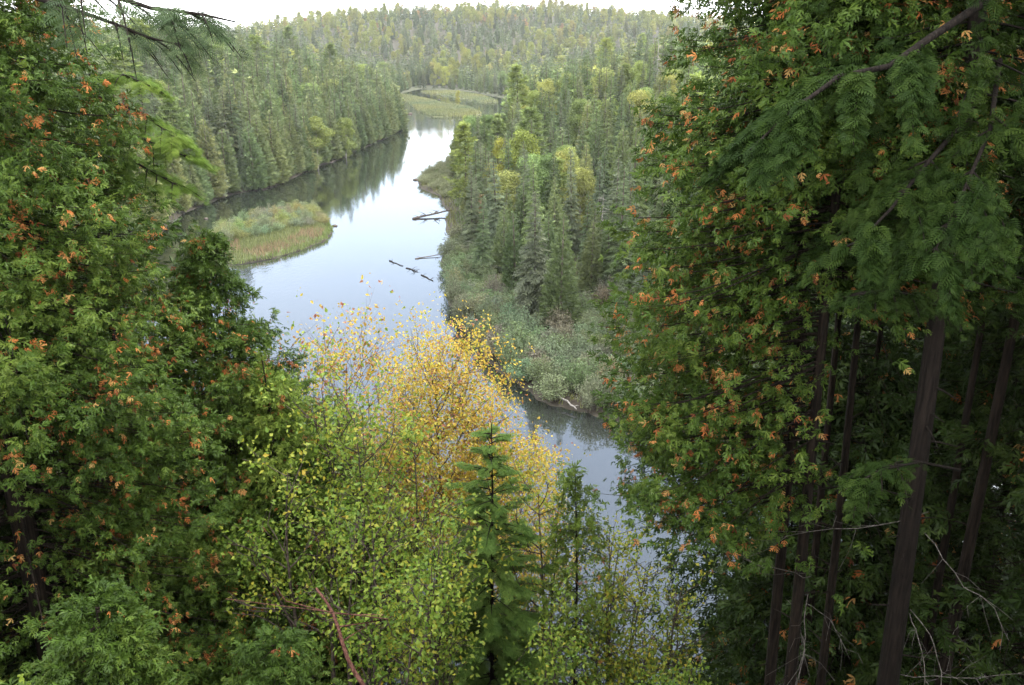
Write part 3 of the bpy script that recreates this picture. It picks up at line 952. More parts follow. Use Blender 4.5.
P = rng.uniform((-25, 55), (60, 250), (120000, 2)); d = river_land(P)[0]
rt = (P[:, 0] > midline(P[:, 1]))
P = P[(d > .1) & rt & (((d < 18) & (P[:, 1] < 120)) | (d < 7) | ((d < 9) & (P[:, 1] > 160) & (P[:, 1] < 225)))]
def bank_col(P):
    dd = river_land(P)[0][:, None]
    return np.where(dd < 1.6, np.array([.12, .13, .05]), np.array([.10, .14, .05])) * rng.uniform(.7, 1.25, (len(P), 1))
grass('bank_grass', P, .3, 1.0, bank_col, 'rough grass along the right bank and under its shrubs', .10)
P = np.concatenate([rng.uniform((-160, 90), (-20, 420), (60000, 2))]); d = river_land(P)[0]
P = P[(d > .0) & (d < 1.5) & ~(P[:, 0] > midline(P[:, 1]))]
grass('shore_grass', P, .25, .8, lambda P: np.array([.075, .085, .042]) * rng.uniform(.7, 1.3, (len(P), 1)), 'thin tawny grass fringing the left shore', .14)

# ------------------------------------------------------------------ driftwood and rocks
def log_obj(name, p0, p1, r, mat, label, z0=.02, z1=.15, twigs=0, cat='log', tl=1.4):
    b = MB(); p0, p1 = np.array(p0), np.array(p1)
    n = 7; pts = []
    for i in range(n):
        t = i / (n - 1); p = p0 * (1 - t) + p1 * t
        pts.append((p[0] + rng.normal() * .05, p[1] + rng.normal() * .08, z0 * (1 - t) + z1 * t + rng.normal() * .02))
    b.tube(pts, np.linspace(r, r * .5, n), 7)
    for e_, k_ in ((0, 0), (1, n - 1)):
        pass
    for k in range(twigs):
        i = rng.integers(1, n - 1); q = np.array(pts[i]); a = rng.random() * 6.28
        dd = np.array([math.cos(a), math.sin(a), rng.uniform(.1, .7)])
        b.tube([q, q + dd * tl * .5, q + dd * tl * rng.uniform(.7, 1.0) + [0, 0, -.1]], [r * .35, r * .22, r * .08], 4)
    return tag(b.build(name, mat, smooth=True), label, cat)
log_obj('fallen_tree', gp(413, 219), gp(452, 214), .19, M['far_bark'], 'fallen tree with branches lying out into the river from the right bank', .12, .7, 22, 'fallen tree', 1.6)
log_obj('driftwood', gp(390, 261), gp(403, 266), .09, M['dark_bark'], 'dark driftwood stick at the mid-river end of the broken line', .04, .06, 4, 'driftwood', .7)
log_obj('driftwood', gp(406, 268), gp(418, 272), .10, M['dark_bark'], 'dark twiggy driftwood stick in the middle of the broken line', .04, .08, 7, 'driftwood', .8)
log_obj('driftwood', gp(421, 275), gp(433, 281), .09, M['dark_bark'], 'dark driftwood stick just above the golden tree', .05, .05, 5, 'driftwood', .7)
log_obj('driftwood', gp(415, 259), gp(446, 255), .08, M['far_bark'], 'thin grey driftwood pole reaching the right bank', .04, .2, 4, 'driftwood', .6)
log_obj('driftwood', gp(556, 402), gp(577, 413), .10, M['grey_bark'], 'pale bare log lying across the muddy bank below the alders', .75, .35, 1, 'log', .5)
log_obj('driftwood', gp(583, 407), gp(612, 412), .12, M['dark_bark'], 'dark log at the foot of the alder bank', .35, .3, 3, 'log', .6)
for (a, c, lab) in [((178, 209), (192, 205), 'bleached log stranded on the left shore near the big cedars'), ((262, 190), (281, 184), 'pale log on the left shore below the conifers'),
                    ((330, 163), (352, 154), 'thin log floating along the left shore upstream')]:
    log_obj('driftwood', gp(*a), gp(*c), .11, M['far_bark'], lab, .1, .2, 4, 'log', .8)
def rock(px, py, s, label):
    b = MB()
    bm_n = 9; lat = 6
    V = []
    for i in range(lat):
        th = PI * (i + .3) / (lat - .4)
        for j in range(bm_n):
            r = s * (1 + .22 * math.sin(j * 2.1 + i * 1.3 + px) + .1 * rng.normal())
            V.append((r * math.sin(th) * math.cos(2 * PI * j / bm_n) * 1.3, r * math.sin(th) * math.sin(2 * PI * j / bm_n), r * .55 * math.cos(th)))
    q = [(i * bm_n + j, (i + 1) * bm_n + j, (i + 1) * bm_n + (j + 1) % bm_n, i * bm_n + (j + 1) % bm_n) for i in range(lat - 1) for j in range(bm_n)]
    k = len(V); V += [(0, 0, s * .55), (0, 0, -s * .55)]
    t = [(k, j, (j + 1) % bm_n) for j in range(bm_n)] + [(k + 1, (lat - 1) * bm_n + (j + 1) % bm_n, (lat - 1) * bm_n + j) for j in range(bm_n)]
    b.add(V, q=q, t=t)
    o = b.build('rock', M['far_bark'], smooth=True); x, y = gp(px, py); o.location = (x, y, .05)
    tag(o, label, 'rock', 'rocks in the river')
for px, py, s, lab in [(196, 226, .35, 'small dark rock in the channel left of the island'), (206, 219, .3, 'dark rock breaking the channel behind the island'), (335, 226, .35, 'dark rock off the right tip of the island'),
                       (216, 266, .4, 'dark rock at the front edge of the island'), (397, 104, 1.0, 'rock in the narrows by the far marsh, leftmost one'), (404, 109, .9, 'rock in the narrows by the far marsh, middle one'),
                       (410, 114, .9, 'rock in the narrows by the far marsh, nearest one'), (416, 180, .5, 'dark rock at the tip of the right bank spit')]:
    rock(px, py, s, lab)

# ------------------------------------------------------------------ foreground conifers on the bluff
def trunk_curve(x, y, z0, z1, wobl=.06, lean=(0, 0), n=14):
    z = np.linspace(z0, z1, n); ph = rng.random(2) * 6
    t = (z - z0) / (z1 - z0)
    return np.stack([x + lean[0] * t + wobl * np.sin(t * 5 + ph[0]) * t, y + lean[1] * t + wobl * np.sin(t * 4 + ph[1]) * t, z], 1)

def fg_cedar(name, label, x, y, apex, rad, low, nb, nspray, tr, mat='cedar', dead=.05, ssz=.15, spread=.9, group=None, zmin=None, skip=None, bark='cedar_bark', T=None, lean=(0, 0), reach=None, cat='tree'):
    """rad(z): crown radius; low(az): height where live branches start; skip(az,z): drop probability"""
    global rng
    rng = np.random.default_rng(zlib.crc32(label.encode()))
    z0 = H1(x, y) - .3
    root = empty(name, (x, y, z0))
    c = trunk_curve(0, 0, 0, apex - z0, lean=lean)
    wood, crown = MB(), MB()
    wood.tube(c, tr * (1 - .97 * np.linspace(0, 1, len(c))) + .004, 10)
    for k in range(22):                 # stubs of shed branches
        z = rng.uniform(.5, min(6.5, (apex - z0) * .6)); a = rng.random() * 6.28; q = np.array([np.interp(z, c[:, 2], c[:, 0]), np.interp(z, c[:, 2], c[:, 1]), z])
        e = q + np.array([math.cos(a), math.sin(a), rng.uniform(-.3, .25)]) * (tr + rng.uniform(.03, .3))
        wood.tube([q, (q + e) / 2 + [0, 0, .01], e], [.016, .011, .004], 4)
    # branches on the crown, then sprays along them
    zz = c[:, 2]
    P, X, Nn, s = [], [], [], []
    per = max(4, nspray // nb)
    for k in range(nb):
        a = rng.random() * 2 * PI
        zl = low(a)
        for _ in range(30):
            z = zl + (apex - zl) * rng.random() * .985
            if rng.random() * 2.4 < rad(z) + .25: break
        if skip and rng.random() < skip(a, z): continue
        r = rad(z) * rng.uniform(.78, 1.06)
        if reach: r *= reach(a)
        h = np.array([math.cos(a), math.sin(a), 0.])
        side = np.array([-h[1], h[0], 0.])
        ax = np.array([np.interp(z - z0, zz, c[:, 0]), np.interp(z - z0, zz, c[:, 1]), z - z0])
        t = np.linspace(0, 1, 7)
        bend = rng.normal() * .12
        bp = ax + np.outer(t * r, h) + np.outer(bend * r * t * t, side)
        bp[:, 2] += r * (-.16 * t - .22 * t * t + .22 * t ** 3.5) + .05
        rb = .005 + .004 * r
        wood.tube(bp, rb * (1 - .85 * t), 4)
        nc = max(2, int(per / 7))
        f = 1 - rng.random(nc) ** 1.25 * .88
        w = .44 * r * (1.08 - f) + .08
        off = rng.normal(size=nc) * w * .6
        base = np.stack([np.interp(f, t, bp[:, j]) for j in range(3)], 1)
        pc = base + off[:, None] * side
        pc[:, 2] += -.35 * np.abs(off) + rng.normal(size=nc) * .07
        ca = unit(h * .8 + np.outer(np.sign(off) * spread * .8, side) + rdir(nc) * .45 + [0, 0, .12])
        j_ = np.repeat(np.arange(nc), 7); m = len(j_)
        p = pc[j_] + ca[j_] * (rng.uniform(-.3, 1.0, m) * ssz * 1.5)[:, None] + rng.normal(size=(m, 3)) * ssz * .28
        P.append(p)
        X.append(ca[j_] + rdir(m) * .75 + [0, 0, -.22])
        Nn.append(rdir(m) * .7 + h * .5 + [0, 0, .7])
        s.append(rng.uniform(.65, 1.2, m) * ssz)
    m = 260                             # the leader is leafy to its tip
    u = rng.random(m) ** .7; a = rng.random(m) * 6.28; top = c[-1] + [0, 0, .06]
    q = np.minimum(.30 * u * 1.3, .3) * rng.random(m) + .01
    P.append(top + np.stack([q * np.cos(a), q * np.sin(a), -1.3 * u], 1)); X.append(np.stack([np.cos(a), np.sin(a), .9 + 0 * a], 1) + rdir(m) * .5)
    Nn.append(rdir(m)); s.append(rng.uniform(.7, 1.2, m) * ssz)
    P, X, Nn, s = np.concatenate(P), np.concatenate(X), np.concatenate(Nn), np.concatenate(s)
    # browned sprays come in clusters
    cell = np.floor(P / .21).astype(int)
    hsh = np.abs(np.sin(cell[:, 0] * 12.9898 + cell[:, 1] * 78.233 + cell[:, 2] * 37.719) * 43758.5453) % 1
    isd = (hsh < dead * 1.1) & (rng.random(len(P)) < .55)
    T = T or T_CEDAR
    k = rng.random(len(P)) < .5
    for tt, sel in ((T, k), (T_CEDAR2 if T is T_CEDAR else T, ~k)):
        g = sel & ~isd
        crown.inst(tt, P[g], X[g], Nn[g], s[g], 0)
        g = sel & isd
        crown.inst(tt, P[g], X[g] + [0, 0, -.4], Nn[g], s[g] * .85, 1)
    wood.build('trunk', M[bark], root, True)
    crown.build('crown', [M[mat], M['dead_leaf']], root)
    tag(root, label, cat, group)
    return root

def dead_twigs(root, n, spot, length, label=None, thick=.0055):
    """bare dead branches on the lower trunk"""
    for k in range(n):
        z, a = spot(k)
        b = MB()
        L_ = length * rng.uniform(.6, 1.2)
        d = np.array([math.cos(a), math.sin(a), rng.uniform(-.25, .25)])
        p = [np.array([0, 0, z])]
        for j in range(8):
            d = unit(d + rng.normal(size=3) * .27 + np.array([0, 0, -.05])); p.append(p[-1] + d * L_ / 8)
        b.tube(p, np.linspace(thick, .0022, 9), 4)
        for j in range(7):
            i = int(rng.integers(2, 8)); q = p[i]; dd = unit(d + rng.normal(size=3) * .75)
            l2 = L_ * rng.uniform(.15, .38)
            mid = q + dd * l2 * .5 + rng.normal(size=3) * .03
            b.tube([q, mid, q + dd * l2 + np.array([0, 0, -.04])], [thick * .5, thick * .35, .0018], 3)
        b.build('dead_branch', M['twig'], root, True)

def angd(a, b): return abs((a - b + PI) % (2 * PI) - PI)

# the cedar wall on the left
def gap_left(a, z): return .93 if (z < 24.9 and angd(a, -1.25) < .85) else (.75 if math.sin(a) > .7 else 0)
fg_cedar('cedar_tree', 'huge dense cedar filling the left edge, flecked with browned sprays', -5.65, 8.6, 32.6, lambda z: min(2.35, 1.42 + .16 * (29.5 - z), .36 * (32.6 - z) + .15), lambda a: 21.2, 950, 175000, .17,
         dead=.15, ssz=.085, skip=gap_left)
q = at(206, 232, 10.8)
fg_cedar('cedar_tree', 'lower rounded cedar in front of the water, right of the huge left cedar', q[0], q[1], q[2], lambda z, a=q[2]: min(2.6, .46 * (a - z) + .04 * (a - z) ** 2 + .10), lambda a: 17.6, 680, 95000, .12,
         dead=.12, ssz=.088, skip=lambda a, z: .75 if math.sin(a) > .75 else 0)
q = at(264, 352, 10.2)
fg_cedar('cedar_tree', 'smallest yellow-tinged cedar at the right foot of the left cedar wall', q[0], q[1], q[2], lambda z, a=q[2]: min(1.6, .45 * (a - z) + .08), lambda a: 17.6, 320, 32000, .08, mat='cedar_yellow',
         dead=.06, ssz=.085)
q = at(238, 306, 11.4)
fg_cedar('cedar_tree', 'pointed cedar filling the notch at the river edge of the left cedar wall', q[0], q[1], q[2], lambda z, a=q[2]: min(1.8, .40 * (a - z) + .10), lambda a: 18.0, 300, 26000, .08, dead=.10, ssz=.09)
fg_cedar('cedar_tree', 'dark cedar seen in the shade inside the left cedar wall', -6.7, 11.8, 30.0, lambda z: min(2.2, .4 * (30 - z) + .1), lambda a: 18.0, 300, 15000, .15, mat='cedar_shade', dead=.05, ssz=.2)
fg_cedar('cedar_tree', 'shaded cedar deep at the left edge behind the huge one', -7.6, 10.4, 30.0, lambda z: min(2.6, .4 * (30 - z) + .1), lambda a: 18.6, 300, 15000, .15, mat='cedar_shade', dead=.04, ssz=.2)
fg_cedar('cedar_tree', 'young bright green cedar low in the bottom left corner', -2.75, 4.6, 24.55, lambda z: min(1.25, .55 * (24.55 - z) + .12), lambda a: 22.4, 200, 16000, .03, mat='cedar', dead=.03, ssz=.07)
fg_cedar('cedar_tree', 'small leafy cedar along the bottom edge, right of the bottom left one', -1.75, 5.2, 23.75, lambda z: min(1.0, .55 * (23.75 - z) + .15), lambda a: 22.0, 150, 10000, .03, mat='cedar', dead=.03, ssz=.07)

# the dark stand on the right
def lowR(zl, zr, zc=27.0):
    return lambda a: zl if angd(a, 2.95) < .85 else (zc if angd(a, -PI / 2) < 1.25 else zr)
pR = [at(848, 300, 8.1), at(818, 350, 8.9), at(884, 300, 9.3), at(934, 480, 7.3), at(1003, 400, 9.6)]
ctr = fg_cedar('cedar_tree', 'slim cedar trunk with orange-flecked boughs reaching left over the river', pR[0][0], pR[0][1], 34.5,
               lambda z: 2.15 - .24 * max(0, z - 26.2) if z < 30.5 else max(.3, .2 * (34.5 - z)), lowR(23.5, 25.8), 600, 84000, .075, lean=(-.45, 0), dead=.2, ssz=.088,
               reach=lambda a: 1.0 if angd(a, PI) < 1.0 else .7)
dead_twigs(ctr, 9, lambda k: (rng.uniform(.8, 4.0), rng.uniform(-2.6, -.6)), 1.3)
c2 = fg_cedar('cedar_tree', 'cedar with a thin straight trunk, leftmost trunk of the right stand', pR[1][0], pR[1][1], 31.5,
              lambda z: max(.3, 2.15 - .38 * abs(z - 24.2)), lowR(22.8, 25.6), 480, 62000, .08, lean=(-.4, 0), dead=.18, ssz=.09)
dead_twigs(c2, 6, lambda k: (rng.uniform(1.0, 4.4), rng.uniform(-2.6, .2)), 1.1)
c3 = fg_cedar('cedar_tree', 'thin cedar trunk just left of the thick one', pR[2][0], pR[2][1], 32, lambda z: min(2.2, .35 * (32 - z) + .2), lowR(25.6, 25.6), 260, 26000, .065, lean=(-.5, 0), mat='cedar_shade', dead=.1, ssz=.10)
hem = fg_cedar('hemlock_tree', 'hemlock with the thickest trunk of the right stand and sweeping dark boughs', pR[3][0], pR[3][1], 37, lambda z: min(1.5, .20 * (37 - z) + .2), lowR(26.2, 25.6, 27.2), 260, 16000, .12, mat='hemlock', lean=(-.7, 0), dead=.0,
               ssz=.13, T=T_HEM, bark='dark_bark', spread=.7)
dead_twigs(hem, 11, lambda k: (rng.uniform(.6, 4.6), rng.uniform(-2.9, -.3)), 1.6, thick=.0055)
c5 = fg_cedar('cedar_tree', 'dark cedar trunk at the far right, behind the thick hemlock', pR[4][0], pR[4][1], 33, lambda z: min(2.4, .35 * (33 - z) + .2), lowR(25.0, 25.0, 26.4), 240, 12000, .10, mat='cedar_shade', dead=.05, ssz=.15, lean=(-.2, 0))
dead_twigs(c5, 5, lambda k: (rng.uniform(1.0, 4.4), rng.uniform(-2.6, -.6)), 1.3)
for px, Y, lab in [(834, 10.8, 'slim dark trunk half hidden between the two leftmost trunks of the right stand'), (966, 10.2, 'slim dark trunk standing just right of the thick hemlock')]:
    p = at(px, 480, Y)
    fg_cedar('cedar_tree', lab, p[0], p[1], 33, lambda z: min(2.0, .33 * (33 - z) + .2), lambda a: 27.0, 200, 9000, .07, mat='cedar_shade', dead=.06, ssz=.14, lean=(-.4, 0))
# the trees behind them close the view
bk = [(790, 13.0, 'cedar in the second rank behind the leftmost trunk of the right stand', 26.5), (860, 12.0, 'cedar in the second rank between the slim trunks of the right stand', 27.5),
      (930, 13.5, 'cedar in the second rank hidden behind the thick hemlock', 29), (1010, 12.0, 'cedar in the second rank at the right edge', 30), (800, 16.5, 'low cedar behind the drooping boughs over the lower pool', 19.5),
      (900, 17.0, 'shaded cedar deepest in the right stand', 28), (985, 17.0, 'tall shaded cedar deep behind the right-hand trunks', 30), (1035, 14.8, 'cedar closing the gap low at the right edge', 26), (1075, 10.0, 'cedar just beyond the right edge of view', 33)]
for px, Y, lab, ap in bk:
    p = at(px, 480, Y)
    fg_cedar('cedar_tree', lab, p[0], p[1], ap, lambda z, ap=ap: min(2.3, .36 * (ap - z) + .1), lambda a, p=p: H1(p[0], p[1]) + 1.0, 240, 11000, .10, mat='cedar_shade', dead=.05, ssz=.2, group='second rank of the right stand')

for x, y, lab in [(8.4, 6.6, 'cedar standing outside the right edge of view, beside the thick hemlock'), (7.6, 2.6, 'cedar beside the viewpoint, outside the right edge'), (9.6, 11.0, 'cedar outside the right edge, behind the far right trunk')]:  # unseen cedars added out of view to darken the right stand
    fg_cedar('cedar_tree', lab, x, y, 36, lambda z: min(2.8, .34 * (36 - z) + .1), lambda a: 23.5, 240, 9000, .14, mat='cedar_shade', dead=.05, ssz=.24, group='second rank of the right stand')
# the long hemlock limb reaching in from the upper right
def limb(root, pts_px, r0, T, mat, n, ssz, side_l, wood_mat='dark_bark', droop=.5, nlat=16):
    o = np.array(root.location)
    P0 = np.array([at(*q) for q in pts_px]) - o
    t = np.linspace(0, 1, len(P0)); tt = np.linspace(0, 1, 16)
    c = np.stack([np.interp(tt, t, P0[:, j]) for j in range(3)], 1)
    wood, fol = MB(), MB()
    wood.tube(c, np.linspace(r0, .006, 16), 7)
    tan = unit(np.gradient(c, axis=0))
    for k in range(nlat):
        f = rng.uniform(.25, 1.0); i = min(15, int(f * 15)); sg = 1 if k % 2 else -1
        sd = unit(np.cross(tan[i], [0, 0, 1]))
        l = side_l * rng.uniform(.6, 1.1) * (1.15 - .6 * f)
        u = np.linspace(0, 1, 6)
        d = unit(tan[i] * .75 + sd * sg * .75)
        lp = c[i] + np.outer(u * l, d); lp[:, 2] -= droop * l * u * u
        wood.tube(lp, np.linspace(.011, .003, 6), 4)
        m = n // nlat
        g = rng.uniform(.1, 1, m); s2 = np.where(rng.random(m) < .5, -1, 1)
        p = np.stack([np.interp(g, u, lp[:, j]) for j in range(3)], 1)
        sd2 = unit(np.cross(d, [0, 0, 1]))
        X = d * .7 + np.outer(s2 * .8, sd2) + rdir(m) * .25 + np.array([0, 0, -.35 * droop - .1])
        fol.inst(T, p + rng.normal(size=(m, 3)) * .02, X, rdir(m) * .8 + [0, 0, 1], ssz * rng.uniform(.6, 1.2, m) * (1.15 - .5 * g))
    b_ = wood.build('limb', M[wood_mat], root, True)
    f_ = fol.build('foliage', M[mat], b_)
    return b_
limb(hem, [(985, 2, 6.6), (930, 38, 6.3), (890, 66, 6.1), (840, 76, 5.9), (790, 112, 5.7), (750, 150, 5.6)], .032, T_HEM, 'hemlock', 2300, .125, .8)
limb(hem, [(960, 330, 7.2), (930, 300, 6.6), (890, 290, 6.2), (850, 296, 6.0)], .018, T_HEM, 'hemlock', 420, .12, .5)
limb(hem, [(960, 470, 7.2), (920, 462, 6.7), (880, 470, 6.3), (845, 490, 6.2)], .014, T_HEM, 'hemlock', 300, .12, .45)
limb(hem, [(965, 120, 7.2), (930, 160, 6.5), (890, 210, 6.1), (850, 250, 5.9)], .022, T_HEM, 'hemlock', 1200, .125, .6)
limb(hem, [(1000, 60, 7.2), (990, 130, 6.5), (960, 200, 6.0), (930, 260, 5.8)], .022, T_HEM, 'hemlock', 1200, .13, .7)
# spruce at the upper left: its trunk stands left of the view, two bare-ish limbs hang across the sky
sx, sy = -6.6, 7.6
spr = empty('spruce_tree', (sx, sy, H1(sx, sy) - .3))
b = MB(); b.tube(trunk_curve(0, 0, 0, 15.0), np.linspace(.18, .03, 14), 9); b.build('trunk', M['dark_bark'], spr, True)
tag(spr, 'spruce with sparse dark limbs hanging across the sky in the upper left corner', 'tree')
limb(spr, [(-140, -60, 7.5), (40, -30, 7.2), (100, -8, 7.0), (150, 8, 6.9), (200, 14, 6.8), (236, 22, 6.8)], .03, T_NEEDLE, 'spruce_dark', 230, .22, .55, droop=.75, nlat=16)
limb(spr, [(-100, -40, 7.6), (60, 5, 7.3), (110, 22, 7.2), (150, 38, 7.1), (185, 46, 7.1)], .022, T_NEEDLE, 'spruce_dark', 130, .20, .5, droop=.8, nlat=12)
# bright fir boughs poking out of the left cedar wall
fx = at(95, 200, 10.2)
fir = empty('fir_tree', (fx[0], fx[1], H1(fx[0], fx[1]) - .3))
b = MB(); b.tube(trunk_curve(0, 0, 0, 26.4 - fir.location[2]), np.linspace(.10, .015, 14), 8); b.build('trunk', M['dark_bark'], fir, True)
tag(fir, 'fir with bright yellow-green boughs poking out beside the left cedar wall', 'tree')
for (p0, p1, p2) in [((95, 95), (140, 112), (178, 140)), ((95, 120), (145, 140), (190, 158)), ((100, 140), (140, 165), (178, 186)), ((90, 75), (125, 75), (150, 86))]:
    limb(fir, [(*p0, 10.2), (*p1, 9.6), (*p2, 9.3)], .018, T_NEEDLE, 'fir_bright', 520, .14, .5, droop=.45, nlat=12)

# ------------------------------------------------------------------ foreground broadleaves
def grow(mb, p, d, L_, r, depth, tips, up=.12, split=3, ang=.6, seg=5, jit=.1, ratio=.68, n=6):
    pts = [p]; dirs = [d]
    for i in range(seg):
        d = unit(d + rng.normal(size=3) * jit + np.array([0, 0, up * .3])); pts.append(pts[-1] + d * L_ / seg); dirs.append(d)
    mb.tube(pts, np.linspace(r, r * .55, len(pts)), n)
    if depth <= 1:
        for i in range(1, len(pts)): tips.append((pts[i], dirs[i]))
    if depth == 0: return
    k = split + (rng.random() < .4)
    for j in range(k):
        i = rng.integers(max(1, seg // 2 - 1), seg + 1) if j else seg
        dd = unit(dirs[i] + rdir(1)[0] * ang + np.array([0, 0, up]))
        grow(mb, pts[i], dd, L_ * ratio * rng.uniform(.8, 1.15), r * .55, depth - 1, tips, up, split, ang, max(3, seg - 1), jit, ratio, 4)

def broadleaf(name, label, x, y, stems, mats, nleaf, lsz, cat='tree', bark='birch_bark', spread=.16, shares=None, group=None, depth=3, split=3, ang=.6, ratio=.66, nb=1.0):
    """stems: (dx,dy, lean vector, height, radius)"""
    global rng
    rng = np.random.default_rng(zlib.crc32(label.encode()))
    z0 = H1(x, y) - .2
    root = empty(name, (x, y, z0))
    wood, crown = MB(), MB(); tips = []
    for (dx, dy, ln, h, r) in stems:
        p = np.array([dx, dy, 0.])
        c = trunk_curve(dx, dy, 0, h, .10, ln, 10)
        wood.tube(c, r * (1 - .96 * np.linspace(0, 1, 10)) + .003, 7)
        for t in np.linspace(.72, 1, 9): tips.append((np.array([np.interp(t * h, c[:, 2], c[:, j]) for j in range(3)]), np.array([0, 0, 1.])))
        for k in range(int((6 + h * 1.5) * nb)):
            t = rng.uniform(.38, 1) ** .8
            q = np.array([np.interp(t * h, c[:, 2], c[:, j]) for j in range(3)])
            a = rng.random() * 6.28
            d = unit(np.array([math.cos(a), math.sin(a), rng.uniform(.5, 1.3)]))
            grow(wood, q, d, h * .17 * (1.25 - .75 * t), r * .38 * (1.2 - t) + .004, depth - 1, tips, .14, split, ang, 4, .12, ratio, 4)
        tips.append((c[-1], np.array([0, 0, 1.])))
    tp = np.array([t[0] for t in tips]); td = np.array([t[1] for t in tips])
    k = rng.integers(0, len(tp), nleaf)
    k = np.repeat(k[:nleaf // 4 + 1], 4)[:nleaf]          # leaves hang in small bunches
    P = tp[k] + np.repeat(rng.normal(size=(nleaf // 4 + 1, 3)), 4, axis=0)[:nleaf] * spread + rng.normal(size=(nleaf, 3)) * lsz * .75
    X = td[k] * .3 + rdir(nleaf) + [0, 0, -.35]
    Nn = rdir(nleaf) * .9 + [0, 0, .7]
    shares = shares or [1]
    mi = rng.choice(len(mats), nleaf, p=np.array(shares) / sum(shares))
    for j in range(len(mats)):
        g = mi == j
        crown.inst(T_LEAF, P[g], X[g], Nn[g], lsz * rng.uniform(.6, 1.2, g.sum()), j)
    wood.build('trunk', M[bark], root, True)
    crown.build('crown', [M[m] for m in mats], root)
    return tag(root, label, cat, group)

def bx(px, py, Y): q = at(px, py, Y); return q[0], q[1]
def hgt(px, py, Y): return at(px, py, Y)[2] - H1(*bx(px, py, Y))   # how tall a plant at that spot must be to reach that pixel

x, y = bx(436, 450, 14.2)
hY = hgt(425, 374, 14.2)
broadleaf('maple_tree', 'golden autumn tree in the middle, its crown against the river', x, y,
          [(0, 0, (.15, 0), hY, .075), (.25, .1, (.95, -.2), hY * .84, .055), (.1, -.1, (-.55, .1), hY * .92, .04), (-.1, .1, (-1.15, .0), hY * .82, .035), (.4, 0, (1.45, 0), hY * .76, .04)],
          ['gold', 'pinkish', 'yellow'], 60000, .063, shares=[4.6, .8, 1.0], spread=.20, nb=1.9)
x, y = bx(345, 450, 13.0)
h = hgt(350, 356, 13.0)
broadleaf('maple_sapling', 'slim sapling with thin russet leaves left of the golden tree', x, y, [(0, 0, (.05, 0), h, .03), (.2, .1, (.2, 0), h * .93, .025), (-.25, 0, (-.15, 0), h * .82, .022)], ['pinkish', 'lime', 'gold'], 6000, .075, shares=[1.5, 1, 3], spread=.17, depth=3)
x, y = bx(238, 420, 11.5)
broadleaf('maple_sapling', 'thin twiggy sapling with reddish leaves at the edge of the left cedar', x, y, [(0, 0, (.05, 0), hgt(236, 305, 11.5), .02), (.15, .1, (.25, 0), hgt(260, 350, 11.5), .02)], ['pinkish', 'lime'], 700, .07, shares=[2, 1.2], spread=.12, depth=2)
sap = [(628, 525, 11.2, 'yellow', 1100, 'thin airy sapling standing before the lower pool'), (668, 570, 10.6, 'yellow', 900, 'thin yellow-green sapling nearest the right-hand boughs'), (308, 372, 10.2, 'lime', 1900, 'green birch sapling at the foot of the left cedar'), (340, 395, 9.6, 'lime', 2200, 'green sapling in front of the russet one'),
       (388, 432, 9.9, 'lime', 2400, 'leafy green birch sapling left of the golden trunk'), (288, 455, 8.6, 'lime', 1500, 'short green birch sapling, leftmost of the sapling thicket'),
       (335, 500, 7.4, 'lime', 1300, 'low green sapling above the reddish dead stem'), (420, 500, 8.8, 'lime', 1500, 'low sapling in front of the golden trunk'),
       (440, 605, 9.0, 'yellow', 1300, 'yellowing sapling between the golden trunk and the young spruce'), (375, 560, 7.0, 'lime', 1000, 'lowest green sapling beside the reddish dead stem'),
       (540, 470, 11.0, 'yellow', 1700, 'yellow-green sapling between the young spruce and the slender cedar'), (605, 535, 10.5, 'yellow', 2000, 'bushy yellow-green sapling right of the slender cedar'),
       (635, 625, 10.0, 'yellow', 1500, 'low yellow-green bush at the edge of the lower pool'), (550, 600, 8.5, 'lime', 1300, 'low green bush at the bottom beside the young spruce'),
       (660, 655, 8.8, 'lime', 1300, 'low green bush at the bottom under the right-hand boughs')]
for px, py, Y, mt, n, lab in sap:
    x, y = bx(px, py, Y); h = max(1.2, hgt(px, py, Y))
    broadleaf('birch_sapling', lab, x, y, [(rng.normal() * .12, rng.normal() * .1, (rng.normal() * .3, 0), h * f_, .015 + .005 * h) for f_ in (1, .88, .78)],
              [mt, 'lime' if mt == 'yellow' else 'yellow'], int(n * 1.15), .068 if Y > 8 else .062, shares=[5, 1], spread=.12, group='saplings on the bluff', depth=2)

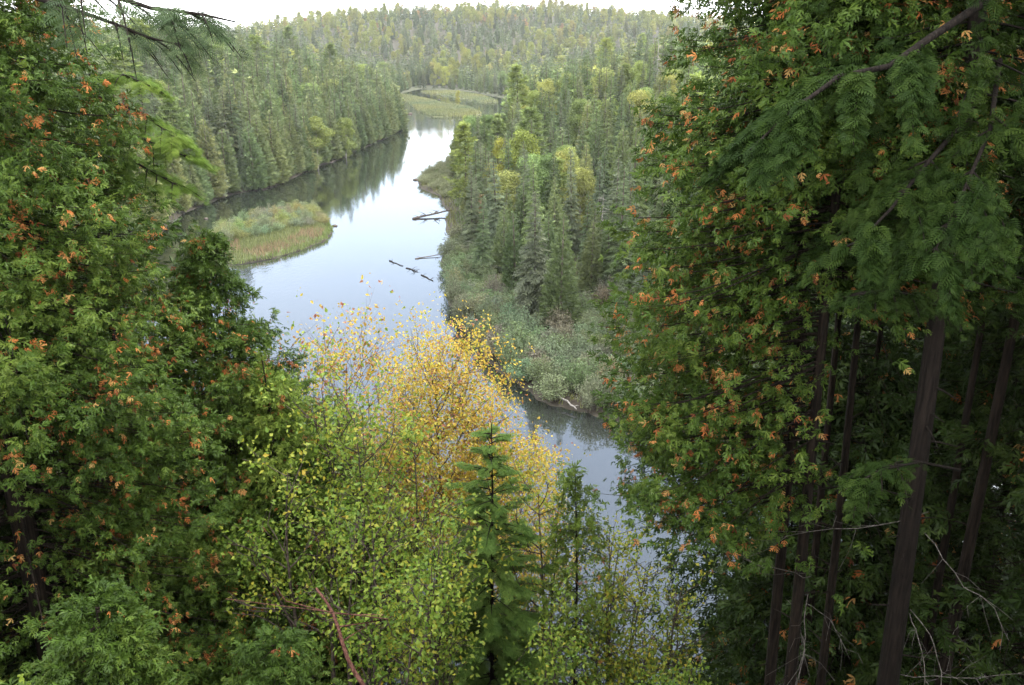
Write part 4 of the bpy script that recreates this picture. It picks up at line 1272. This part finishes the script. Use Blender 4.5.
def fg_spruce(label, px, py, Y, Rm, nlev, mat, T=T_NEEDLE, name='spruce_tree', sc=1.0):
    x, y = bx(px, py, Y); z0 = H1(x, y) - .2; h = at(px, py, Y)[2] - z0
    root = empty(name, (x, y, z0))
    wood, cr = MB(), MB()
    wood.tube(trunk_curve(0, 0, 0, h, .03), np.linspace(.055, .006, 14), 8)
    for i in range(nlev):
        t = i / nlev; z = h * (.12 + .86 * t); r = (Rm * (1 - t) ** .8 + .16)
        a0 = rng.random() * 6
        nb = int(5 + 4 * (1 - t))
        for k in range(nb):
            a = a0 + k * 2 * PI / nb + rng.normal() * .25; l = r * rng.uniform(.55, 1.2)
            hd = np.array([math.cos(a), math.sin(a), 0]); u = np.linspace(0, 1, 5)
            lp = np.array([0, 0, z + rng.normal() * .11]) + np.outer(u * l, hd); lp[:, 2] += l * (u * (.35 * t + .05) - .18 * u * u)
            wood.tube(lp, np.linspace(.010, .003, 5), 4)
            m = int(12 + l * 34)
            g = rng.uniform(.15, 1, m); g[0] = .8
            p = np.stack([np.interp(g, u, lp[:, j]) for j in range(3)], 1)
            sd2 = np.array([-hd[1], hd[0], 0]); s2 = np.where(rng.random(m) < .5, -1, 1) * rng.uniform(0, 1, m)
            X = hd + np.outer(s2, sd2) + rdir(m) * .2 + [0, 0, .10]
            cr.inst(T, p, X, rdir(m) * .4 + [0, 0, 1], (.20 + .14 * l) * rng.uniform(.7, 1.2, m) * sc)
    wood.build('trunk', M['dark_bark'], root, True)
    cr.build('crown', M[mat], root)
    return tag(root, label, 'tree')
fg_spruce('young green spruce with a straight dark stem right of the golden tree', 490, 424, 11.0, 1.35, 30, 'spruce', T=T_HEM, sc=.62)
x, y = bx(578, 470, 10.6)
fg_cedar('cedar_tree', 'slender young cedar with a thin dark stem in front of the lower pool', x, y, at(578, 468, 10.6)[2], lambda z, a=at(578, 468, 10.6)[2]: min(1.0, .24 * (a - z) + .10), lambda a, g=H1(x, y): g + 1.0, 150, 3600, .04, mat='cedar_yellow', dead=.06, ssz=.10, bark='dark_bark')
# the reddish dead stem leaning at the bottom
b = MB()
pa, pb = at(316, 588, 6.2), at(372, 700, 5.6)
cpts = [pa * (1 - t) + pb * t + np.array([.03 * math.sin(t * 7), 0, .02 * math.sin(t * 5)]) for t in np.linspace(0, 1, 9)]
foot = np.array([cpts[-1][0] + .25, cpts[-1][1] - .1, H1(cpts[-1][0] + .25, cpts[-1][1] - .1) - .05])
cpts = np.array(cpts + [foot])
b.tube(cpts - foot, np.append(np.linspace(.010, .022, 9), .024), 7)
for k in range(3):
    q = cpts[2 + k] - foot; b.tube([q, q + np.array([rng.normal() * .2, rng.normal() * .1, .15]), q + np.array([rng.normal() * .3, 0, .28])], [.008, .006, .003], 4)
o = b.build('dead_sapling', M['red_bark'], smooth=True); o.location = foot
tag(o, 'reddish bare dead stem leaning up through the saplings at the bottom', 'dead sapling')

# undergrowth and litter over the bluff
def carpet(name, n, T, mats, lo, hi, sz, up, label, lift):
    b = MB()
    P = rng.uniform(lo, hi, (n, 2)); d = sdist(P, RIVER); P = P[d > .8]
    m = len(P); z = height(P)
    mi = rng.integers(0, len(mats), m)
    for j in range(len(mats)):
        g = mi == j; k = g.sum()
        b.inst(T, np.column_stack([P[g], z[g] + rng.uniform(0, lift, k)]), rdir(k) * [1, 1, .5] + [0, 0, up], rdir(k) * .5 + [0, 0, 1], sz * rng.uniform(.6, 1.3, k), j)
    tag(b.build(name, [M[q] for q in mats]), label, 'undergrowth', kind='stuff')
carpet('undergrowth', 26000, T_CEDAR2, ['cedar_yellow', 'cedar', 'lime', 'cedar'], (-9, 6.0), (10, 30), .17, .5, 'leafy undergrowth covering the steep bluff below the trees', .7)
carpet('leaf_litter', 14000, T_LEAF, ['dead_leaf', 'gold'], (-10, 5.5), (11, 30), .07, .1, 'fallen brown leaves strewn over the bluff', .05)

# ------------------------------------------------------------------ haze: the air of the valley
m, n, out = newmat('valley_air')
pv = n.nodes.new('ShaderNodeVolumePrincipled')
pv.inputs['Color'].default_value = (.93, .96, 1, 1)
pv.inputs['Density'].default_value = 0.00009
pv.inputs['Anisotropy'].default_value = 0.2
n.links.new(pv.outputs[0], out.inputs['Volume'])
b = MB()
x0, x1, y0, y1, z0, z1 = -1520, 1520, -80, 2220, -3.0, 130
v = [(x, y, z) for z in (z0, z1) for y in (y0, y1) for x in (x0, x1)]
b.add(v, q=[(0, 2, 3, 1), (4, 5, 7, 6), (0, 1, 5, 4), (2, 6, 7, 3), (0, 4, 6, 2), (1, 3, 7, 5)])
tag(b.build('haze', m), 'thin pale haze filling the valley air', 'haze', kind='stuff')
print('trees', len(trees), 'singles', len(singles), {k: len(v) for k, v in inview.items()}, 'shrubs', len(pts), len(isl), len(spit))
